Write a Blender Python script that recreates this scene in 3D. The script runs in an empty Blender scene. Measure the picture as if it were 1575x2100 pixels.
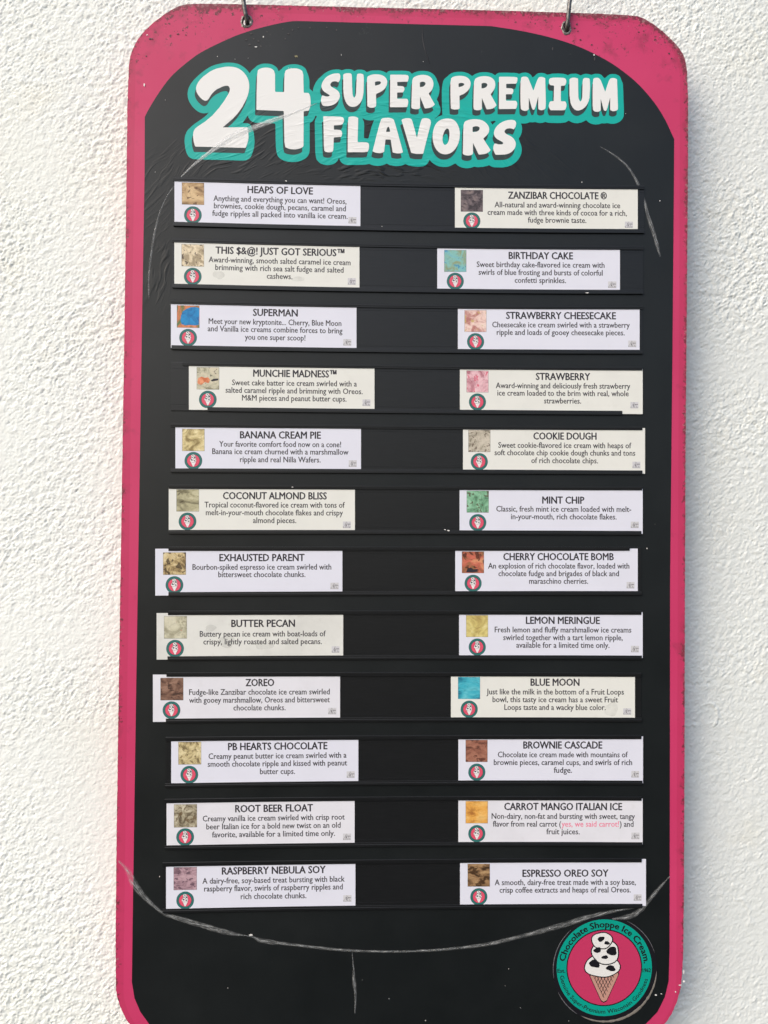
import bpy, math, random
import numpy as np
from mathutils import Matrix, Vector
from mathutils.geometry import tessellate_polygon
random.seed(7)
SC = bpy.context.scene
COL = SC.collection

# ------------------------------------------------------------------ camera
YB, ZB = -0.028, 1.50            # front plane of the sign panel, height of its middle (metres)
R = [[0.99957779, -0.00900805, -0.02762431],
     [0.00937449, 0.9998694, 0.01316416],
     [0.02750212, -0.01341757, 0.99953169]]      # rows: right, down, forward (x right, y down, z into the wall)
w = [Vector((r[0], r[2], -r[1])) for r in R]
M = Matrix.Identity(4)
for i in range(3):
    M[i][0], M[i][1], M[i][2] = w[0][i], -w[1][i], -w[2][i]
M[0][3], M[1][3], M[2][3] = -0.04887, YB - 0.89414, ZB - 0.0120
cd = bpy.data.cameras.new('camera'); cam = bpy.data.objects.new('camera', cd); COL.objects.link(cam)
cam.matrix_world = M
cd.sensor_fit = 'VERTICAL'; cd.sensor_height = 36.0; cd.lens = 36.0 * 1700 / 2100
cd.clip_start = 0.01; cd.clip_end = 200
SC.camera = cam

# ------------------------------------------------------------------ light
SUN = Vector((-0.62, -0.50, 0.60)).normalized()
el = math.asin(SUN.z); az = math.atan2(SUN.x, SUN.y)
world = bpy.data.worlds.new("World"); SC.world = world; world.use_nodes = True
nt = world.node_tree
for n in list(nt.nodes): nt.nodes.remove(n)
sky = nt.nodes.new('ShaderNodeTexSky'); sky.sky_type = 'NISHITA'; sky.sun_disc = False
sky.sun_elevation = el; sky.sun_rotation = az; sky.dust_density = 3.8; sky.air_density = 1.0; sky.ozone_density = 1.0
bg = nt.nodes.new('ShaderNodeBackground'); bg.inputs[1].default_value = 0.15
wo = nt.nodes.new('ShaderNodeOutputWorld')
nt.links.new(sky.outputs[0], bg.inputs[0]); nt.links.new(bg.outputs[0], wo.inputs[0])
sd = bpy.data.lights.new('sun', 'SUN'); so = bpy.data.objects.new('sun', sd); COL.objects.link(so)
sd.energy = 0.90; sd.angle = math.radians(78); sd.color = (1.0, 0.995, 0.965)
so.rotation_euler = (-SUN).to_track_quat('-Z', 'Y').to_euler(); so.location = (-2, -2, 4)
SC.view_settings.view_transform = 'Standard'; SC.view_settings.look = 'None'
SC.view_settings.exposure = 0.49; SC.view_settings.gamma = 1.0
SC.render.engine = 'CYCLES'

# ------------------------------------------------------------------ measured drawing of the sign, in millimetres on the panel (x right, y up)
GLYPHS = [
 ('2',[[(-230.91,452.15),(-231.22,454.14),(-231.19,456.38),(-230.52,458.99),(-228.93,462.09),(-226.58,465.33),(-223.65,468.35),(-216.73,473.7),(-212.91,475.88),(-208.85,477.52),(-200.49,479.47),(-196.29,479.79),(-192.09,479.58),(-188.23,478.84),(-185.07,477.53),(-182.36,475.71),(-179.89,473.41),(-177.76,470.75),(-176.09,467.83),(-174.92,464.62),(-174.29,461.03),(-174.2,457.14),(-174.66,453.0),(-175.68,448.72),(-177.23,444.44),(-181.34,436.33),(-185.92,429.38),(-191.45,423.13),(-201.44,414.2),(-201.77,413.82),(-201.68,413.6),(-201.19,413.54),(-176.54,414.26),(-175.94,414.17),(-175.52,413.82),(-175.3,413.25),(-174.84,410.77),(-174.3,403.48),(-174.71,399.66),(-176.76,392.83),(-177.06,392.28),(-177.54,391.94),(-178.15,391.83),(-230.35,392.06),(-230.96,392.17),(-231.44,392.51),(-231.75,393.06),(-232.36,394.77),(-233.17,397.74),(-233.69,401.23),(-233.86,404.64),(-233.62,407.35),(-232.95,409.54),(-231.81,411.39),(-230.03,413.14),(-227.44,415.02),(-220.75,419.64),(-213.38,426.17),(-206.49,434.33),(-200.76,442.48),(-196.65,449.65),(-195.42,452.57),(-194.93,454.64),(-195.05,456.2),(-195.93,457.94),(-196.37,458.42),(-196.92,458.73),(-197.56,458.86),(-198.38,458.9),(-200.54,458.66),(-203.26,457.75),(-208.82,454.79),(-211.25,452.9),(-213.43,450.67),(-215.27,448.27),(-216.64,445.88),(-217.78,443.91),(-218.93,442.77),(-220.14,442.23),(-221.48,442.09),(-223.06,442.58),(-224.99,443.9),(-226.99,445.78),(-228.76,447.96),(-230.13,450.16)]]),
 ('4',[[(-166.13,454.14),(-165.84,470.09),(-165.07,476.37),(-163.78,477.66),(-161.96,478.66),(-159.69,479.34),(-157.06,479.68),(-154.37,479.65),(-151.91,479.24),(-149.72,478.32),(-147.82,476.78),(-146.53,472.7),(-146.29,454.44),(-146.18,453.86),(-145.83,453.5),(-145.25,453.38),(-137.53,453.42),(-136.95,453.53),(-136.59,453.9),(-136.48,454.48),(-136.46,464.53),(-136.15,473.16),(-135.28,476.85),(-133.77,477.95),(-131.55,478.83),(-128.92,479.43),(-126.17,479.67),(-123.48,479.56),(-121.01,479.09),(-118.87,478.19),(-117.15,476.82),(-115.98,472.85),(-115.42,454.22),(-115.3,453.63),(-114.93,453.27),(-114.35,453.15),(-111.02,453.11),(-110.38,453.0),(-109.85,452.69),(-109.44,452.18),(-109.16,451.7),(-108.45,449.82),(-107.94,447.0),(-107.73,440.85),(-108.12,438.18),(-109.35,434.7),(-109.7,434.14),(-110.2,433.77),(-110.82,433.6),(-114.15,433.23),(-114.73,433.05),(-115.08,432.65),(-115.19,432.06),(-115.0,395.93),(-115.09,395.27),(-115.37,394.68),(-115.82,394.2),(-116.39,393.75),(-118.13,392.73),(-120.58,391.91),(-123.38,391.4),(-126.19,391.32),(-128.82,391.56),(-131.11,392.01),(-133.02,392.73),(-134.54,393.73),(-135.63,399.34),(-136.61,431.76),(-136.74,432.34),(-137.11,432.71),(-137.69,432.84),(-165.13,433.35),(-165.71,433.48),(-166.07,433.85),(-166.18,434.43)]]),
 ('S',[[(-75.92,472.01),(-76.12,473.7),(-76.68,474.67),(-77.65,475.13),(-79.09,475.28),(-82.96,474.82),(-85.26,474.16),(-87.74,473.1),(-90.16,471.59),(-92.31,469.57),(-94.1,467.15),(-95.47,464.47),(-96.22,461.85),(-96.16,459.62),(-95.44,457.69),(-94.2,455.95),(-92.62,454.5),(-90.86,453.43),(-87.69,451.59),(-87.37,451.25),(-87.33,450.88),(-87.56,450.48),(-87.62,450.41),(-88.5,449.89),(-89.9,449.69),(-91.61,449.82),(-94.46,450.64),(-94.94,450.7),(-95.32,450.52),(-95.58,450.11),(-95.87,449.4),(-96.35,447.81),(-96.57,446.04),(-96.5,444.23),(-96.1,442.52),(-95.51,441.1),(-94.89,440.13),(-93.88,439.55),(-92.12,439.27),(-89.87,439.27),(-87.4,439.56),(-84.92,440.18),(-82.63,441.16),(-80.57,442.56),(-78.78,444.41),(-77.39,446.49),(-76.5,448.55),(-76.14,450.56),(-76.35,452.46),(-77.01,454.17),(-77.97,455.59),(-79.27,456.81),(-80.95,457.94),(-84.47,459.9),(-85.82,460.84),(-86.52,461.9),(-86.62,463.06),(-86.17,464.32),(-85.26,465.44),(-83.98,466.16),(-82.51,466.5),(-81.03,466.49),(-79.75,466.21),(-78.82,465.71),(-78.42,465.51),(-78.03,465.57),(-77.66,465.87),(-77.48,466.09),(-76.83,467.12),(-76.32,468.46),(-76.01,470.1)]]),
 ('U',[[(-72.76,473.28),(-72.69,473.8),(-72.45,474.26),(-72.07,474.63),(-71.96,474.71),(-70.89,475.22),(-69.3,475.59),(-67.55,475.78),(-65.98,475.75),(-64.72,475.43),(-63.9,474.79),(-63.45,473.26),(-63.27,470.26),(-63.11,461.33),(-62.52,453.34),(-61.98,451.05),(-61.12,449.52),(-60.75,449.25),(-60.4,449.27),(-60.07,449.59),(-59.83,449.95),(-59.19,451.49),(-58.76,453.99),(-58.31,465.54),(-58.1,472.14),(-57.66,474.79),(-56.83,475.33),(-55.45,475.59),(-53.88,475.59),(-52.01,475.24),(-51.53,475.03),(-51.16,474.69),(-50.92,474.22),(-50.81,473.91),(-50.51,471.41),(-50.37,466.1),(-50.57,455.67),(-51.01,452.03),(-51.8,448.57),(-52.93,445.52),(-54.4,443.11),(-56.19,441.28),(-58.25,439.94),(-60.46,439.15),(-62.68,438.98),(-64.8,439.42),(-66.75,440.49),(-68.48,442.2),(-69.93,444.61),(-71.06,447.47),(-71.83,450.52),(-72.61,458.13)]]),
 ('P',[[(-46.98,463.58),(-46.97,469.68),(-46.43,472.34),(-45.32,473.25),(-43.6,474.09),(-41.44,474.75),(-38.99,475.13),(-36.4,475.24),(-33.81,475.07),(-31.35,474.57),(-29.17,473.69),(-27.37,472.43),(-26.07,470.78),(-25.27,468.94),(-25.0,467.08),(-25.19,465.12),(-25.81,462.96),(-26.89,460.79),(-28.48,458.8),(-30.7,456.96),(-36.32,453.98),(-36.74,453.68),(-36.99,453.26),(-37.06,452.75),(-36.98,449.96),(-36.74,443.52),(-36.8,441.24),(-37.26,439.97),(-38.17,439.3),(-39.58,438.8),(-41.19,438.53),(-42.72,438.54),(-44.09,438.84),(-45.59,439.66),(-45.97,440.01),(-46.22,440.47),(-46.31,440.99),(-46.5,447.95)],[(-38.34,465.91),(-38.28,466.41),(-38.03,466.8),(-37.59,467.06),(-36.99,467.28),(-35.57,467.65),(-33.47,467.69),(-32.96,467.59),(-32.52,467.35),(-32.19,466.98),(-32.09,466.84),(-31.89,466.39),(-31.88,465.91),(-32.06,465.42),(-32.13,465.31),(-32.85,464.52),(-34.07,463.88),(-37.31,462.88),(-37.77,462.86),(-38.07,463.07),(-38.19,463.52)]]),
 ('E',[[(-21.81,474.35),(-21.72,474.83),(-21.43,475.12),(-20.96,475.22),(-12.62,475.39),(-5.54,475.38),(-2.69,474.96),(-2.08,474.17),(-1.74,473.04),(-1.73,471.6),(-2.39,468.81),(-2.61,468.35),(-2.98,468.06),(-3.47,467.94),(-13.41,467.45),(-13.87,467.34),(-14.14,467.03),(-14.19,466.56),(-13.99,463.94),(-13.86,463.47),(-13.55,463.18),(-13.08,463.08),(-10.85,463.05),(-8.35,462.84),(-7.02,462.29),(-6.44,461.41),(-6.19,460.26),(-6.33,458.93),(-7.28,456.9),(-7.61,456.48),(-8.05,456.21),(-8.56,456.11),(-13.31,455.83),(-13.77,455.71),(-14.06,455.4),(-14.15,454.93),(-14.1,449.93),(-14.01,449.46),(-13.72,449.17),(-13.25,449.08),(-4.05,449.17),(-3.53,449.1),(-3.07,448.87),(-2.69,448.5),(-2.57,448.34),(-2.08,447.28),(-1.91,445.82),(-2.06,444.06),(-2.87,440.98),(-3.11,440.52),(-3.48,440.24),(-3.97,440.13),(-20.94,439.61),(-21.41,439.69),(-21.7,439.97),(-21.79,440.44)]]),
 ('R',[[(1.88,462.67),(2.25,469.08),(3.09,472.06),(4.51,473.26),(6.59,474.38),(9.11,475.25),(11.84,475.73),(14.58,475.84),(17.11,475.65),(19.44,475.04),(21.58,473.92),(23.37,472.24),(24.65,469.92),(25.33,467.29),(25.3,464.65),(24.76,462.19),(23.92,460.13),(22.82,458.4),(20.72,456.13),(20.43,455.72),(20.37,455.26),(20.54,454.8),(26.66,444.45),(26.83,443.98),(26.78,443.53),(26.5,443.11),(25.89,442.47),(24.48,441.32),(22.67,440.37),(20.6,439.66),(17.05,439.09),(16.54,439.13),(16.15,439.36),(15.87,439.78),(11.16,451.11),(10.98,451.45),(10.87,451.42),(10.84,451.04),(10.93,440.14),(10.85,439.62),(10.61,439.17),(10.21,438.83),(10.13,438.78),(9.12,438.36),(7.71,438.11),(6.09,438.05),(4.47,438.2),(3.08,438.51),(2.09,439.01),(1.75,439.36),(1.54,439.81),(1.48,440.33),(1.61,447.0)],[(10.46,466.49),(10.54,467.0),(10.81,467.41),(11.23,467.7),(11.59,467.86),(12.79,468.24),(14.13,468.33),(15.37,468.09),(16.38,467.33),(16.66,466.89),(16.74,466.4),(16.63,465.89),(16.46,465.45),(15.81,464.32),(14.78,463.38),(13.49,462.72),(11.35,462.37),(10.88,462.42),(10.59,462.69),(10.49,463.16)]]),
 ('P',[[(43.94,456.13),(43.9,467.94),(44.7,472.85),(46.16,474.11),(48.13,474.97),(50.51,475.5),(53.19,475.78),(55.93,475.79),(58.47,475.5),(60.76,474.83),(62.75,473.69),(64.34,472.15),(65.42,470.29),(65.94,468.16),(65.86,465.81),(65.22,463.45),(64.07,461.28),(62.51,459.31),(60.64,457.54),(58.52,456.04),(54.57,454.26),(54.13,454.0),(53.87,453.6),(53.8,453.1),(53.88,450.78),(54.11,440.72),(54.04,440.2),(53.78,439.77),(53.37,439.45),(53.2,439.36),(51.99,438.93),(50.24,438.68),(48.31,438.64),(45.79,439.06),(45.31,439.24),(44.94,439.56),(44.7,439.98),(44.67,440.06),(44.34,444.48)],[(52.7,466.44),(52.78,466.94),(53.06,467.32),(53.5,467.57),(53.99,467.73),(55.32,468.02),(56.71,468.0),(57.91,467.7),(58.71,467.08),(58.92,466.67),(58.89,466.24),(58.63,465.82),(58.47,465.64),(57.62,464.88),(56.53,464.29),(53.56,463.39),(53.1,463.39),(52.81,463.62),(52.72,464.07)]]),
 ('R',[[(69.41,463.86),(69.81,469.98),(70.88,472.86),(72.55,474.02),(74.73,474.99),(77.26,475.69),(80.01,476.02),(82.75,476.02),(85.29,475.74),(87.59,475.07),(89.58,473.92),(91.17,472.38),(92.25,470.52),(92.82,468.44),(92.89,466.25),(92.5,464.04),(91.7,461.93),(90.57,459.95),(88.27,457.03),(88.01,456.59),(87.96,456.11),(88.13,455.64),(94.05,445.2),(94.22,444.72),(94.18,444.24),(93.92,443.8),(93.26,443.01),(91.85,441.7),(90.02,440.69),(87.94,440.03),(84.38,439.74),(83.87,439.82),(83.47,440.08),(83.2,440.51),(78.64,451.46),(78.46,451.8),(78.35,451.77),(78.32,451.39),(78.4,440.87),(78.32,440.34),(78.09,439.88),(77.7,439.52),(77.51,439.38),(76.39,438.85),(74.8,438.51),(73.07,438.42),(71.55,438.64),(70.35,439.07),(69.59,439.61),(69.23,442.05),(69.2,448.16)],[(77.8,467.03),(77.88,467.53),(78.15,467.92),(78.6,468.18),(79.13,468.37),(80.49,468.68),(81.89,468.64),(83.09,468.26),(83.94,467.38),(84.15,466.9),(84.19,466.38),(84.05,465.86),(83.87,465.42),(83.12,464.31),(81.93,463.46),(80.53,462.87),(78.68,462.52),(78.21,462.56),(77.92,462.82),(77.82,463.28)]]),
 ('E',[[(96.93,474.91),(97.02,475.39),(97.31,475.69),(97.78,475.79),(106.17,475.99),(113.31,476.03),(116.33,475.64),(116.73,475.3),(117.0,474.86),(117.1,474.34),(117.14,473.56),(117.04,471.92),(116.2,469.43),(115.93,468.98),(115.53,468.7),(115.02,468.59),(105.57,468.16),(105.11,468.04),(104.83,467.74),(104.75,467.26),(104.88,464.33),(104.99,463.85),(105.29,463.56),(105.77,463.47),(108.17,463.47),(110.77,463.28),(112.05,462.74),(112.53,461.89),(112.75,460.8),(112.65,459.55),(111.87,457.7),(111.56,457.27),(111.13,457.01),(110.62,456.91),(105.41,456.79),(104.94,456.68),(104.65,456.39),(104.56,455.91),(104.6,450.45),(104.7,449.98),(104.99,449.69),(105.46,449.61),(114.74,449.82),(115.27,449.76),(115.73,449.53),(116.1,449.16),(116.34,448.84),(116.89,447.63),(117.05,446.0),(116.86,444.21),(115.99,441.66),(115.71,441.22),(115.31,440.94),(114.8,440.84),(97.79,440.3),(97.32,440.38),(97.03,440.66),(96.94,441.13)]]),
 ('M',[[(120.44,458.32),(120.59,470.65),(121.26,475.37),(122.36,476.13),(123.82,476.54),(125.4,476.64),(126.88,476.45),(128.1,475.92),(128.93,474.99),(134.36,462.1),(134.57,461.76),(134.78,461.77),(134.96,462.13),(137.01,468.11),(139.0,473.44),(140.34,475.83),(141.56,476.51),(143.19,476.72),(144.88,476.54),(146.72,475.88),(147.15,475.58),(147.42,475.17),(147.52,474.65),(148.12,459.38),(148.42,447.03),(148.03,442.22),(147.08,441.26),(145.67,440.45),(144.04,440.02),(142.41,440.17),(141.08,440.66),(140.36,441.23),(140.07,443.37),(140.02,454.45),(140.0,454.83),(139.94,454.84),(139.83,454.47),(138.56,449.15),(137.31,444.22),(136.26,441.29),(135.97,440.85),(135.6,440.56),(135.15,440.42),(134.99,440.4),(134.53,440.42),(134.13,440.6),(133.81,440.93),(133.76,441.0),(132.94,443.03),(129.92,453.03),(129.79,453.38),(129.71,453.37),(129.69,452.99),(129.76,441.64),(129.69,441.11),(129.47,440.63),(129.1,440.23),(128.75,439.94),(127.59,439.27),(126.11,438.94),(124.53,439.0),(123.05,439.49),(121.84,440.26),(121.08,441.2),(120.65,445.98)]]),
 ('I',[[(151.67,472.55),(152.01,474.17),(152.88,475.35),(155.52,476.11),(161.16,476.45),(166.78,476.33),(169.34,475.71),(170.19,474.69),(170.66,473.41),(170.77,471.93),(170.48,470.33),(169.92,468.96),(169.18,468.14),(168.13,467.71),(165.71,467.52),(165.24,467.42),(164.95,467.12),(164.85,466.64),(164.8,451.27),(164.89,450.8),(165.18,450.51),(165.66,450.42),(168.84,450.44),(169.36,450.36),(169.8,450.11),(170.13,449.7),(170.44,449.15),(171.0,447.78),(171.2,446.23),(171.02,444.59),(170.48,442.94),(169.79,441.6),(169.15,440.87),(166.8,440.54),(154.28,440.35),(153.77,440.43),(153.34,440.68),(153.02,441.09),(152.6,441.84),(151.96,443.36),(151.68,444.96),(151.79,446.6),(152.63,449.09),(152.9,449.55),(153.3,449.87),(153.81,450.03),(156.19,450.42),(156.66,450.59),(156.95,450.93),(157.05,451.42),(157.32,466.63),(157.24,467.11),(156.95,467.43),(156.49,467.56),(153.7,467.8),(153.19,467.92),(152.78,468.21),(152.5,468.65),(152.22,469.29),(151.77,470.81)]]),
 ('U',[[(174.28,474.07),(174.36,474.6),(174.6,475.07),(174.98,475.45),(175.39,475.77),(176.73,476.45),(178.54,476.79),(180.43,476.79),(182.64,476.24),(183.11,476.0),(183.44,475.62),(183.62,475.12),(183.66,474.94),(183.83,466.36),(184.1,455.73),(184.59,453.15),(185.89,451.05),(186.26,450.78),(186.62,450.81),(186.96,451.13),(187.28,451.59),(187.96,453.23),(188.4,455.83),(188.66,466.67),(188.8,472.77),(189.3,475.49),(190.23,476.33),(191.63,476.77),(193.22,476.86),(195.31,476.48),(195.79,476.27),(196.15,475.92),(196.36,475.44),(196.47,475.05),(196.75,472.29),(196.93,466.46),(196.46,455.4),(195.66,451.9),(194.45,448.81),(192.88,446.16),(191.0,444.02),(188.86,442.37),(186.52,441.18),(184.12,440.63),(181.82,440.87),(179.72,441.96),(177.92,443.93),(176.47,446.55),(175.43,449.59),(174.36,457.75)]]),
 ('M',[[(199.76,459.16),(199.91,471.36),(200.56,476.04),(201.69,476.8),(203.3,477.22),(205.09,477.24),(206.78,476.81),(208.67,474.54),(213.37,462.74),(213.56,462.39),(213.75,462.4),(213.92,462.77),(215.76,468.75),(217.64,474.1),(219.08,476.53),(220.51,477.24),(222.36,477.43),(224.17,477.22),(225.87,476.58),(226.29,476.26),(226.56,475.83),(226.66,475.32),(227.84,443.89),(227.79,443.35),(227.58,442.86),(227.23,442.44),(226.85,442.1),(225.57,441.34),(223.78,440.89),(221.94,440.84),(220.01,441.59),(219.6,441.91),(219.35,442.35),(219.26,442.87),(219.2,455.07),(219.17,455.45),(219.1,455.46),(218.98,455.09),(217.59,449.55),(216.23,444.48),(215.18,441.69),(214.86,441.28),(214.43,441.06),(213.92,441.04),(213.57,441.09),(213.05,441.24),(212.63,441.53),(212.31,441.96),(212.22,442.14),(211.47,444.26),(208.93,453.63),(208.81,453.99),(208.74,453.98),(208.72,453.6),(208.85,442.22),(208.79,441.69),(208.56,441.21),(208.19,440.82),(207.93,440.61),(206.81,440.01),(205.35,439.73),(203.77,439.79),(202.28,440.19),(201.08,440.93),(200.34,441.99),(199.95,446.89)]]),
 ('F',[[(-93.9,427.19),(-93.82,427.66),(-93.54,427.95),(-93.08,428.05),(-83.79,428.12),(-75.95,427.98),(-72.72,427.37),(-71.94,426.38),(-71.48,425.06),(-71.45,423.52),(-72.0,421.89),(-72.85,420.45),(-73.75,419.51),(-75.4,418.93),(-81.56,418.4),(-82.02,418.28),(-82.31,417.97),(-82.39,417.49),(-82.36,414.52),(-82.27,414.05),(-81.98,413.77),(-81.51,413.68),(-79.04,413.74),(-76.32,413.61),(-74.79,413.09),(-74.0,412.18),(-73.48,410.89),(-73.33,409.36),(-73.91,406.86),(-74.15,406.4),(-74.52,406.1),(-75.01,405.96),(-81.43,405.35),(-81.9,405.22),(-82.2,404.9),(-82.32,404.42),(-82.43,402.22),(-82.61,394.91),(-82.85,391.51),(-83.49,389.87),(-84.62,389.25),(-86.35,388.89),(-88.28,388.82),(-90.04,389.07),(-91.45,389.63),(-92.37,390.5),(-92.99,395.83)]]),
 ('L',[[(-67.25,408.05),(-67.15,422.18),(-66.63,427.4),(-65.57,428.04),(-63.87,428.46),(-61.89,428.64),(-59.99,428.55),(-58.35,428.21),(-56.76,427.37),(-56.37,427.01),(-56.14,426.56),(-56.08,426.04),(-56.54,401.49),(-56.45,401.02),(-56.17,400.73),(-55.71,400.65),(-51.31,400.75),(-47.15,400.63),(-45.14,400.06),(-44.41,399.0),(-44.08,397.41),(-44.1,395.51),(-44.41,393.5),(-44.94,391.74),(-45.6,390.58),(-48.75,389.9),(-66.3,389.49),(-66.77,389.58),(-67.06,389.87),(-67.15,390.33)]]),
 ('A',[[(-36.05,408.3),(-32.69,421.47),(-30.96,426.42),(-29.81,427.15),(-28.2,427.67),(-26.26,427.97),(-24.13,428.06),(-22.0,427.91),(-20.05,427.52),(-18.47,426.86),(-17.45,425.9),(-15.69,420.82),(-7.37,391.59),(-7.32,391.09),(-7.49,390.65),(-7.87,390.31),(-8.06,390.19),(-9.31,389.7),(-11.2,389.38),(-13.49,389.33),(-17.56,389.99),(-18.03,390.17),(-18.36,390.51),(-18.52,391.0),(-20.46,403.4),(-20.62,403.87),(-20.95,404.15),(-21.43,404.25),(-25.44,404.27),(-25.91,404.17),(-26.23,403.89),(-26.37,403.42),(-27.56,391.55),(-27.68,391.04),(-27.97,390.61),(-28.38,390.28),(-28.67,390.12),(-29.95,389.63),(-31.73,389.31),(-33.77,389.22),(-35.8,389.41),(-37.62,389.82),(-39.47,390.62),(-39.86,390.94),(-40.04,391.35),(-40.01,391.86)],[(-24.07,417.81),(-23.71,418.13),(-23.31,418.22),(-22.92,418.08),(-22.86,418.04),(-22.23,417.11),(-21.35,413.62),(-21.35,413.16),(-21.58,412.85),(-22.03,412.73),(-24.99,412.52),(-25.44,412.58),(-25.67,412.85),(-25.66,413.3),(-25.38,414.63),(-24.86,416.47)]]),
 ('V',[[(-8.84,425.01),(-8.91,425.52),(-8.8,426.02),(-8.51,426.46),(-8.45,426.53),(-7.43,427.17),(-5.67,427.69),(-3.58,428.01),(-1.59,428.06),(0.14,427.85),(1.45,427.36),(2.93,424.38),(7.6,407.52),(7.74,407.15),(7.87,407.16),(8.0,407.53),(10.03,416.7),(11.9,424.39),(13.06,427.46),(14.17,428.08),(15.88,428.46),(17.86,428.52),(19.73,428.22),(21.3,427.55),(22.38,426.53),(22.89,424.96),(22.81,422.68),(14.96,390.37),(14.75,389.91),(14.39,389.61),(13.9,389.49),(10.63,389.29),(6.94,389.26),(2.55,390.1),(2.07,390.31),(1.71,390.66),(1.48,391.13)]]),
 ('O',[[(38.76,428.53),(41.3,428.68),(43.63,428.55),(45.81,428.05),(47.9,427.1),(49.78,425.62),(51.37,423.52),(52.68,420.95),(53.73,418.08),(54.4,414.89),(54.59,411.38),(54.35,407.82),(53.75,404.45),(52.81,401.32),(51.57,398.5),(50.02,395.98),(48.16,393.75),(46.05,391.91),(43.73,390.53),(41.2,389.67),(38.47,389.4),(35.79,389.71),(33.4,390.59),(31.26,392.07),(29.32,394.16),(27.68,396.66),(26.45,399.38),(25.58,402.31),(25.06,405.45),(24.9,408.8),(25.12,412.36),(25.7,415.83),(26.61,418.9),(27.86,421.57),(29.48,423.84),(31.44,425.69),(33.71,427.07),(36.19,428.01)],[(39.65,417.23),(40.08,417.53),(40.57,417.64),(41.08,417.58),(41.49,417.45),(41.96,417.23),(42.31,416.87),(42.52,416.39),(42.84,415.19),(43.23,412.96),(43.29,410.32),(42.6,405.02),(41.91,402.87),(41.01,401.32),(40.0,400.33),(38.82,399.82),(38.29,399.78),(37.8,399.92),(37.38,400.22),(37.17,400.43),(36.45,401.58),(35.93,403.45),(35.71,405.83),(35.89,408.53),(36.42,411.24),(37.26,413.64),(38.26,415.58)]]),
 ('R',[[(58.25,415.33),(58.62,421.95),(59.59,425.13),(61.22,426.44),(63.51,427.46),(66.3,428.17),(69.39,428.57),(72.64,428.62),(75.89,428.3),(78.94,427.49),(81.6,426.03),(83.76,424.14),(85.36,422.04),(86.33,419.77),(86.62,417.38),(86.27,415.08),(85.35,413.08),(83.94,411.23),(80.75,408.2),(80.45,407.81),(80.38,407.37),(80.57,406.92),(87.86,395.73),(88.06,395.27),(88.03,394.8),(87.77,394.36),(87.12,393.57),(85.6,392.27),(83.48,391.25),(80.94,390.54),(76.22,389.94),(75.71,389.98),(75.29,390.21),(74.99,390.62),(69.32,401.98),(69.11,402.31),(68.98,402.28),(68.94,401.89),(69.02,391.39),(68.95,390.86),(68.73,390.39),(68.36,390.0),(68.14,389.83),(66.97,389.2),(65.23,388.75),(63.25,388.58),(61.38,388.83),(59.8,389.29),(58.63,389.85),(58.24,390.19),(58.0,390.63),(57.93,391.15),(58.06,398.64)],[(68.41,418.97),(68.49,419.48),(68.76,419.88),(69.19,420.16),(69.74,420.39),(71.15,420.81),(72.7,420.94),(74.15,420.77),(75.51,420.09),(75.88,419.72),(76.09,419.27),(76.12,418.74),(76.09,418.37),(75.75,417.22),(74.97,416.23),(73.86,415.45),(72.54,414.95),(69.29,414.44),(68.82,414.5),(68.53,414.76),(68.44,415.23)]]),
 ('S',[[(115.88,425.98),(115.43,427.2),(114.65,427.99),(113.48,428.48),(111.88,428.75),(109.79,428.75),(107.2,428.44),(104.3,427.71),(101.31,426.47),(98.42,424.73),(95.85,422.48),(93.76,419.88),(92.35,417.1),(91.72,414.34),(91.98,411.8),(92.97,409.63),(94.53,407.98),(96.47,406.7),(98.61,405.63),(100.48,404.68),(101.79,403.55),(102.02,403.13),(101.99,402.71),(101.7,402.32),(101.61,402.23),(100.5,401.73),(98.64,401.56),(96.51,401.69),(93.55,402.44),(93.06,402.49),(92.65,402.32),(92.35,401.92),(91.94,401.13),(91.34,399.34),(91.15,397.12),(91.48,394.73),(93.23,390.99),(93.55,390.58),(93.98,390.32),(94.49,390.23),(96.69,390.19),(102.99,390.45),(106.09,391.02),(108.88,392.12),(111.31,393.71),(113.33,395.76),(114.81,398.04),(115.61,400.29),(115.79,402.54),(115.38,404.77),(114.39,406.89),(112.83,408.79),(110.83,410.38),(108.54,411.55),(106.37,412.52),(104.78,413.51),(103.77,414.5),(103.34,415.51),(103.5,416.56),(104.22,417.69),(105.49,418.67),(107.26,419.27),(109.14,419.49),(110.72,419.34),(111.94,418.99),(112.82,418.58),(113.18,418.46),(113.53,418.58),(113.85,418.94),(114.38,419.75),(115.23,421.31),(115.78,422.92),(116.01,424.51)]])]
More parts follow.
